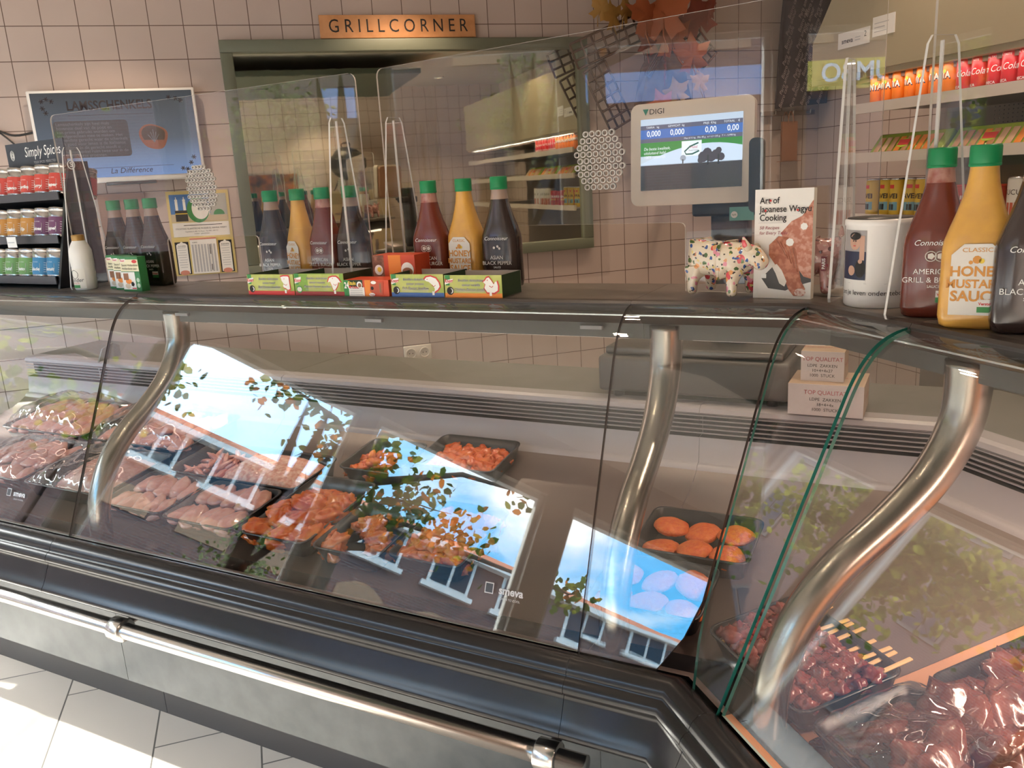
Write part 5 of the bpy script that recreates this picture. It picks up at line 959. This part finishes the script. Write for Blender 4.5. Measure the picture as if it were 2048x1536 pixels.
def tray(fr, label, h=.053):
    q = MB(); w, d = fr.w - .006, fr.d - .004
    def loop(ins, z, r): return [(x, y, z) for x, y in rrect(-w / 2 + ins, .002 + ins, w / 2 - ins, .002 + d - ins, r, 5)]
    L_ = [loop(.016, .0, .02), loop(.004, h - .004, .024), loop(.0, h - .003, .026), loop(.0, h, .026), loop(.006, h, .022), loop(.018, .003, .018)]; n = len(L_[0]); vs = [v for l in L_ for v in l]
    q.add(vs, [(j * n + i, j * n + (i + 1) % n, (j + 1) * n + (i + 1) % n, (j + 1) * n + i) for j in range(5) for i in range(n)], traym, True); q.add(L_[0], [list(range(n))[::-1]], traym); q.add(L_[-1], [list(range(n))], traym)
    o = q.build('meat_tray'); o.matrix_world = fr.M; o.rotation_euler = fr.M.to_euler(); o.location = fr.M.translation
    return tag(o, label, 'tray', 'black meat trays')
def meat(name, c1, c2, sc_, rough=.28, bump=(60, .35, .003), coat=.35, sss=.12): return mat(name, c1, rough, noise_=(sc_, c2, .38, .64), bump=bump, coat=coat, sss=sss)
chick = meat('raw chicken', (0.58, 0.24, 0.19), (0.66, 0.36, 0.29), 22); mince_m = meat('chicken mince', (0.58, 0.25, 0.20), (0.74, 0.48, 0.40), 70, bump=(110, .7, .004)); strip_m = meat('raw strips', (0.54, 0.19, 0.15), (0.66, 0.34, 0.28), 30)
mari = meat('orange marinade', (0.60, 0.085, 0.010), (0.70, 0.18, 0.025), 30, .25, (70, .5, .003), .5); wing_m = meat('wing marinade', (0.62, 0.12, 0.025), (0.70, 0.26, 0.11), 26, .25, (60, .5, .003), .5); patty_m = meat('orange patty', (0.58, 0.09, 0.012), (0.66, 0.16, 0.02), 90, .5, (140, .9, .004), .1)
beef = meat('red beef', (0.15, 0.020, 0.020), (0.24, 0.055, 0.05), 30, .25, (50, .5, .003), .5); steak_m = meat('dark steak', (0.075, 0.016, 0.013), (0.17, 0.05, 0.038), 20, .22, (40, .6, .004), .6)
def nz(v, s): return noise.noise(Vector(v) * s)
def lump_mesh(name, m, r, seed, f1=1.6, a1=.35, f2=4.0, a2=.10, seg=22, rings=14, taper=0.0):
    o = Vector((seed * 7.3, seed * 3.1, seed * 5.7)); q = MB()
    def fn(d): return 1 + a1 * noise.noise(d * f1 + o) + a2 * noise.noise(d * f2 + o * 1.7) + .05 * noise.noise(d * 9 + o)
    q.ball((0, 0, 0), 1.0, m, seg, rings, fn); q.v = [(x * r[0], y * r[1] * (1 - taper * x), z * r[2] * (1 - .3 * taper * x)) for x, y, z in q.v]; return q.mesh(name)
VAR = {'fillet': [lump_mesh('chicken_fillet', chick, (.064, .036, .018), i, 1.3, .22, 3.2, .12, taper=.38) for i in range(6)],
       'strip': [lump_mesh('chicken_strip', strip_m, (.040, .010, .008), i + 10, 1.5, .3, 4, .15, 14, 8) for i in range(5)],
       'thigh': [lump_mesh('marinated_thigh', mari, (.058, .042, .024), i + 20, 1.7, .45, 3.6, .22, 28, 18) for i in range(6)],
       'wing': [lump_mesh('marinated_wing', wing_m, (.036, .022, .018), i + 30, 1.8, .5, 3.8, .22, 22, 14, .2) for i in range(7)],
       'bit': [lump_mesh('marinated_piece', mari, (.020, .012, .010), i + 40, 1.8, .5, 4, .25, 14, 9) for i in range(5)],
       'patty': [lump_mesh('minced_patty', patty_m, (.043, .040, .015), i + 50, 1.2, .10, 8, .05, 26, 14) for i in range(4)],
       'steak': [lump_mesh('raw_steak', steak_m, (.075, .048, .020), i + 60, 1.5, .35, 3.5, .25, 28, 18) for i in range(6)]}
def piece(kind, cat, label, group, fr, x, y, z, e, sc=1.0):
    me = random.choice(VAR[kind]); o = bpy.data.objects.new(me.name.split('.')[0], me); COL.objects.link(o); fr.put(o, x, y, z, e, sc); return tag(o, label, cat, group)
rd = random.Random(11)
def fillets(fr, nx, ny, label, group, z0=.032, sc=1.0):
    for j in range(ny):
        for i in range(nx):
            x = (fr.w - .055) * ((i + .5) / nx - .5) + rd.uniform(-.004, .004); y = fr.d * .5 + (fr.d - .115) * ((j + .5) / ny - .5) * (ny / max(1, ny - 1)) * .92 + rd.uniform(-.006, .006)
            piece('fillet', 'meat', label, group, fr, x, y, z0 + .008 * (j % 2) + .004 * (i % 2), (rd.uniform(-.25, .25), rd.uniform(-.12, .12), PI / 2 + .35 + rd.uniform(-.25, .25)), sc * rd.uniform(.85, .97))
def heap(kind, n, fr, x0, x1, y0, y1, hz, label, group, sc=1.0, base=.016, cat='meat'):
    for k in range(n):
        u, v = (k * .618034) % 1, (k + .5) / n; x = x0 + (x1 - x0) * u; y = y0 + (y1 - y0) * ((v * 7.31) % 1); c = 1 - max(abs(2 * (x - x0) / (x1 - x0) - 1), abs(2 * (y - y0) / (y1 - y0) - 1)) ** 2
        piece(kind, cat, label, group, fr, x, y, base + hz * c * rd.uniform(.55, 1.0), (rd.uniform(-.6, .6), rd.uniform(-.6, .6), rd.uniform(0, 6.28)), sc * rd.uniform(.85, 1.2))
def mince(fr, x0, x1, y0, y1, h, m, label, name='minced_chicken', group=None):
    nu, nv = 90, 70; q = MB()
    def f(u, v):
        x = x0 + (x1 - x0) * u; y = y0 + (y1 - y0) * v; e = (1 - abs(2 * u - 1) ** 3.5) * (1 - abs(2 * v - 1) ** 3.5); p = Vector((x, y, 0))
        w1 = noise.voronoi(p * 95)[0]; ridge = (w1[1] - w1[0]) * .006
        return (x + .003 * noise.noise(p * 60), y, .006 + h * max(0, e) ** .5 * (1 + .18 * noise.noise(p * 14)) + (min(.006, ridge) if e > .02 else 0))
    q.grid(f, nu, nv, m); o = q.build(name); fr.put(o, 0, 0, 0); return tag(o, label, 'minced meat', group, 'stuff')
film = glass('cling film', (0.97, 0.97, 0.975), 0.045, 0.04)
def wrap(fr, x0, x1, y0, y1, h, label, seed):
    nu, nv = 60, 50; o_ = Vector((seed * 3.3, seed, 0)); q = MB()
    def f(u, v):
        x = x0 + (x1 - x0) * u; y = y0 + (y1 - y0) * v; e = (1 - abs(2 * u - 1) ** 4) * (1 - abs(2 * v - 1) ** 4); p = Vector((x, y, 0))
        wr_ = abs(noise.noise(Vector((x * 30 + y * 18, y * 7 - x * 5, 0)) + o_)); return (x, y, .044 + (h - .040) * e ** .6 + .012 * e * noise.noise(p * 22 + o_) + .009 * (.5 - wr_))
    q.grid(f, nu, nv, film); o = q.build('plastic_wrap'); md = o.modifiers.new('thick', 'SOLIDIFY'); md.thickness = .0004; fr.put(o, 0, 0, 0); return tag(o, label, 'plastic wrap', 'cling film over meat trays')
# middle module
a_ = Frame('A', -1.560, -1.838, .800, 1.020); tray(a_, 'black tray of chicken breast fillets beside the left steel post'); fillets(a_, 5, 2, 'raw chicken breast fillet in the tray beside the left post', 'fillets by the left post')
b_ = Frame('A', -1.842, -2.125, .800, 1.030); tray(b_, 'black tray of chicken breast fillets left of the orange marinated tray'); fillets(b_, 5, 2, 'raw chicken breast fillet in the tray left of the marinated thighs', 'fillets by the marinated tray', .034, 1.04)
c2 = Frame('A', -1.600, -2.150, .575, .797); tray(c2, 'wide black tray of chicken strips and pale mince behind the fillets')
heap('strip', 34, c2, -.235, -.03, .03, .19, .030, 'raw chicken strip in the wide tray behind the fillets', 'chicken strips')
mince(c2, -.075, .245, .012, .205, .058, mince_m, 'heap of pale pink chicken mince in the wide rear tray')
d_ = Frame('A', -2.150, -2.385, .690, 1.030); tray(d_, 'deep black tray of orange marinated chicken thighs')
for k, (x, y, z, rz_) in enumerate(((-.07, .055, .034, .4), (.02, .050, .034, 1.2), (.080, .075, .034, .2), (-.05, .115, .048, 2.0), (.04, .115, .050, .7), (-.075, .165, .040, 1.1), (.0, .175, .052, .3), (.075, .155, .044, 1.6), (-.01, .235, .040, .5), (.065, .225, .036, 2.2))): piece('thigh', 'meat', 'orange marinated chicken thigh in the deep tray', 'marinated thighs', d_, x, y, z, (rd.uniform(-.3, .3), rd.uniform(-.3, .3), rz_), 1.0)
e_ = Frame('A', -2.398, -2.612, .790, 1.032); tray(e_, 'small black tray of glossy marinated chicken wings'); heap('wing', 19, e_, -.085, .085, .03, .175, .040, 'orange marinated chicken wing in the small tray', 'wings in the small tray', 1.05, .022)
f2_ = Frame('A', -2.618, -2.835, .725, 1.008); tray(f2_, 'black tray heaped with marinated chicken wings, right end of the front row'); heap('wing', 44, f2_, -.088, .088, .03, .255, .036, 'orange marinated chicken wing in the tray at the right end', 'wings in the right end tray', .92, .022)
g_ = Frame('A', -2.405, -2.690, .365, .575, .006); tray(g_, 'black tray of orange meat pieces on the back ledge'); heap('bit', 70, g_, -.115, .115, .03, .18, .030, 'small orange marinated meat piece in the back ledge tray', 'meat pieces on the back ledge', 1.15, .018)
j_ = Frame('A', -2.175, -2.395, .430, .640); tray(j_, 'dark half empty tray with a few orange pieces behind the thighs'); heap('bit', 24, j_, -.09, .02, .02, .16, .026, 'orange marinated meat piece in the half empty rear tray', 'pieces in the half empty tray', 1.2, .016)
# left module
l0 = Frame('A', -.74, -1.128, .690, .990); tray(l0, 'black tray of film wrapped chicken in the left module front row'); fillets(l0, 5, 3, 'raw chicken breast fillet under film in the left front tray', 'fillets under film, left front', .034, 1.05); wrap(l0, -.18, .18, .01, .29, .085, 'crinkled cling film over the left front chicken tray', 1)
l1 = Frame('A', -1.140, -1.540, .690, .990); tray(l1, 'black tray of pale chicken left of the steel post'); mince(l1, -.12, .17, .05, .27, .055, chick, 'smooth heap of raw chicken left of the steel post', 'raw_chicken_heap'); wrap(l1, -.185, .185, .01, .29, .085, 'cling film over the tray left of the steel post', 4)
l2 = Frame('A', -.52, -1.02, .375, .675); tray(l2, 'black tray of wrapped chicken breasts at the left picture edge'); fillets(l2, 6, 3, 'raw chicken breast fillet under film in the rear left tray', 'fillets under film, rear left', .040, 1.15); wrap(l2, -.24, .24, .01, .28, .12, 'bulging crinkled film over the rear left chicken', 2)
l3 = Frame('A', -1.035, -1.545, .375, .675); tray(l3, 'black tray of wrapped chicken behind the left steel post'); fillets(l3, 6, 3, 'raw chicken breast fillet under film behind the left post', 'fillets under film by the post', .040, 1.12); wrap(l3, -.245, .245, .01, .28, .12, 'bulging film over the chicken behind the left post', 3)
# corner module
h_ = Frame('A', -3.150, -3.405, .830, 1.030); tray(h_, 'front black tray of orange minced patties in the counter corner')
i_ = Frame('A', -3.180, -3.455, .610, .815); tray(i_, 'rear black tray of orange minced patties in the counter corner')
for fr_, lab, gp in ((h_, 'orange minced meat patty in the front corner tray', 'patties in the front corner tray'), (i_, 'orange minced meat patty in the rear corner tray', 'patties in the rear corner tray')):
    for k in range(6): piece('patty', 'meat', lab, gp, fr_, -.078 + .078 * (k % 3), .055 + .085 * (k // 3), .030 + .006 * (k % 2), (rd.uniform(-.2, .2) + .15, rd.uniform(-.15, .15), rd.uniform(0, 6)), 1.0)
# right module
s_ = Frame('B', -3.145, -3.450, .870, 1.092); tray(s_, 'black tray of raw beef skewers beside the right steel post')
stickm = mat('pale wooden stick', (0.66, 0.42, 0.20), .6)
def skewer(x, k):
    t = thing('meat_skewer', 'raw beef skewer on a flat wooden stick beside the right post', 'skewer', (0, 0, 0), 0, 'raw beef skewers'); r_ = random.Random(k)
    MB().rbox((-.0045, .0, -.0015), (.0045, .235, .0015), .0012, stickm).build('stick', t)
    for c in range(5):
        o = Vector((k * 3.1 + c, c * 2.2, k)); q = MB(); q.ball((r_.uniform(-.004, .004), .022 + c * .033, r_.uniform(-.003, .004)), (.0195, .0195, .0135), beef, 18, 12, lambda d: 1 + .55 * noise.noise(d * 1.9 + o) + .25 * noise.noise(d * 4 + o)); q.build('meat_cube', t)
    M = s_.M @ Matrix.Translation((x, .012, .036 + .008 * (k % 2))) @ Euler((rd.uniform(.0, .06), 0, rd.uniform(-.10, .04))).to_matrix().to_4x4(); t.location = M.translation; t.rotation_euler = M.to_euler()
for k in range(10): skewer(-.132 + k * .0285, k)
p_ = Frame('B', -3.470, -3.80, .590, .865); tray(p_, 'black tray of dark steaks at the right picture edge, rear row'); heap('steak', 9, p_, -.10, .12, .04, .22, .03, 'raw dark red steak in the rear right tray', 'steaks in the rear right tray', 1.0, .028)
q_ = Frame('B', -3.462, -3.80, .872, 1.092); tray(q_, 'black tray of film wrapped steaks at the right front glass'); heap('steak', 11, q_, -.11, .12, .03, .18, .04, 'raw steak under film in the right front tray', 'steaks under film, right front', 1.0, .030); wrap(q_, -.165, .165, .004, .215, .09, 'tight glossy film over the right front steaks', 6)
# prints on the glass
gl1 = MB(); gl1.text('smeva', .022, mat('grey white print', (0.55, 0.55, 0.56), .5), bold=.03); gl1.text('DRIVE TO COOL', .006, MATS['grey white print'], z=-.016); gl1.quad(-.060, -.010, -.040, .012, MATS['grey white print']); gl1.quad(-.058, -.008, -.042, .010, MATS['dark fill'] if 'dark fill' in MATS else mat('dark fill', (0.05, 0.05, 0.055), .5), y=-.0004)
tl = math.atan2(.222, .5)
for s, par, lab in ((-3.06, mm_, 0), (-1.45, ml, 1)):
    q = MB(); M = Matrix.Translation(A(s, .990 + .222 * .845 + .0015, 1.19 - .5 * .845)) @ Matrix.Rotation(RA, 4, 'Z') @ Matrix.Rotation(tl, 4, 'X').inverted(); q.v = [tuple(M @ Vector(v)) for v in gl1.v]; q.f = gl1.f; q.mi = gl1.mi; q.sm = gl1.sm; q.mats = gl1.mats; q.build('glass_print', par, True)
# cartons of plastic bags on the worktop in the corner
cart = mat('white carton board', (0.56, 0.50, 0.50), .7); cart_t = mat('tan carton board', (0.46, 0.33, 0.24), .75)
def bagbox(s0, s1, n, z, d, h, lab, l3):
    w = s0 - s1; t = thing('bag_carton', lab, 'carton', A((s0 + s1) / 2, n, z), RA, 'plastic bag cartons')
    q = MB(); q.box((-w / 2, 0, 0), (w / 2, .002, h), cart); q.box((-w / 2, .002, 0), (w / 2, d, h), cart_t); q.build('box', t); p = MB(); y = -.0006; rp = mat('carton red print', (0.40, 0.06, 0.08), .6)
    p.text('TOP QUALITAT', h * .19, rp, z=h * .74, y=y, sx=.95); 
    for k, w_ in enumerate(('LDPE  ZAKKEN', l3, '1000  STUCK')): p.text(w_, h * .14, inkm, z=h * (.52 - .165 * k), y=y)
    p.text('TOP QUALITAT', h * .2, rp, T(0, d / 2, h + .0006, -PI / 2)); p.text('TOP QUALITAT', h * .17, rp, T(w / 2 + .0006, d / 2, h / 2, 0, 0, PI / 2), y=0, sx=.8); p.build('print', t)
bagbox(-3.450, -3.632, .340, .9365, .15, .082, 'white carton lettered TOP QUALITAT lying under a smaller one', '18+4+4x'); bagbox(-3.475, -3.580, .305, .0, .10, .078, 'smaller TOP QUALITAT carton on top of the larger one', '10+4+4x27')
for o in COL.objects:
    if o.get('label', '').startswith('smaller TOP'): o.location.z = .9365 + .0825
# ------------------------------------------------------------------ behind the camera: seen in the mirror and in the glass
cab = thing('storage_cabinet', 'beige storage cabinet against the rear wall', 'cabinet', (2.2, -6.3, 0), PI)
MB().rbox((-.45, -.25, .05), (.45, .25, 1.55), .01, mat('beige cupboard', (0.45, 0.36, 0.22), .5)).build('body', cab)
for x in (-.445, .005): d = MB().rbox((x, -.265, .08), (x + .44, -.25, 1.52), .004, mat('beige cupboard door', (0.42, 0.33, 0.20), .5)).build('door', cab); MB().box((x + .2, -.28, .8), (x + .24, -.265, .95), steel).build('handle', d)
gr = thing('kettle_grill', 'black round kettle grill on the beige cabinet', 'grill', (2.2, -6.3, 1.56), PI)
MB().ball((0, 0, .32), (.22, .22, .20), blk, 24, 14).build('kettle', gr)
for a in (0.4, 2.5, 4.6): q = MB(); q.tube([(.12 * math.cos(a), .12 * math.sin(a), .16), (.22 * math.cos(a), .22 * math.sin(a), 0)], .010, blk, 8); q.build('leg', gr)
q = MB(); q.tube(sm([(-.05, 0, .51), (-.05, 0, .56), (.05, 0, .56), (.05, 0, .51)]), .008, blk, 8); q.build('lid_handle', gr)
ps = thing('wall_poster', 'large dark orange food poster on the rear wall', 'poster', (1.1, -6.59, 1.1), PI)
MB().box((-.5, -.01, 0), (.5, 0, .7), mat('poster orange food', (0.30, 0.09, 0.03), .5, noise_=(6, (0.05, 0.03, 0.03), .4, .6))).build('panel', ps)
pd = thing('ceiling_panel', 'dark green hanging ceiling panel over the shop floor', 'panel', (1.2, -4.9, 2.62), 0)
MB().box((-1.5, -1.0, 0), (1.5, 1.0, .05), mat('dark ceiling panel', (0.06, 0.075, 0.06), .6)).build('panel', pd)
for x in (-.9, 0, .9): MB().box((x - .1, -.04, -.006), (x + .1, .04, 0), blk).build('vent', pd)
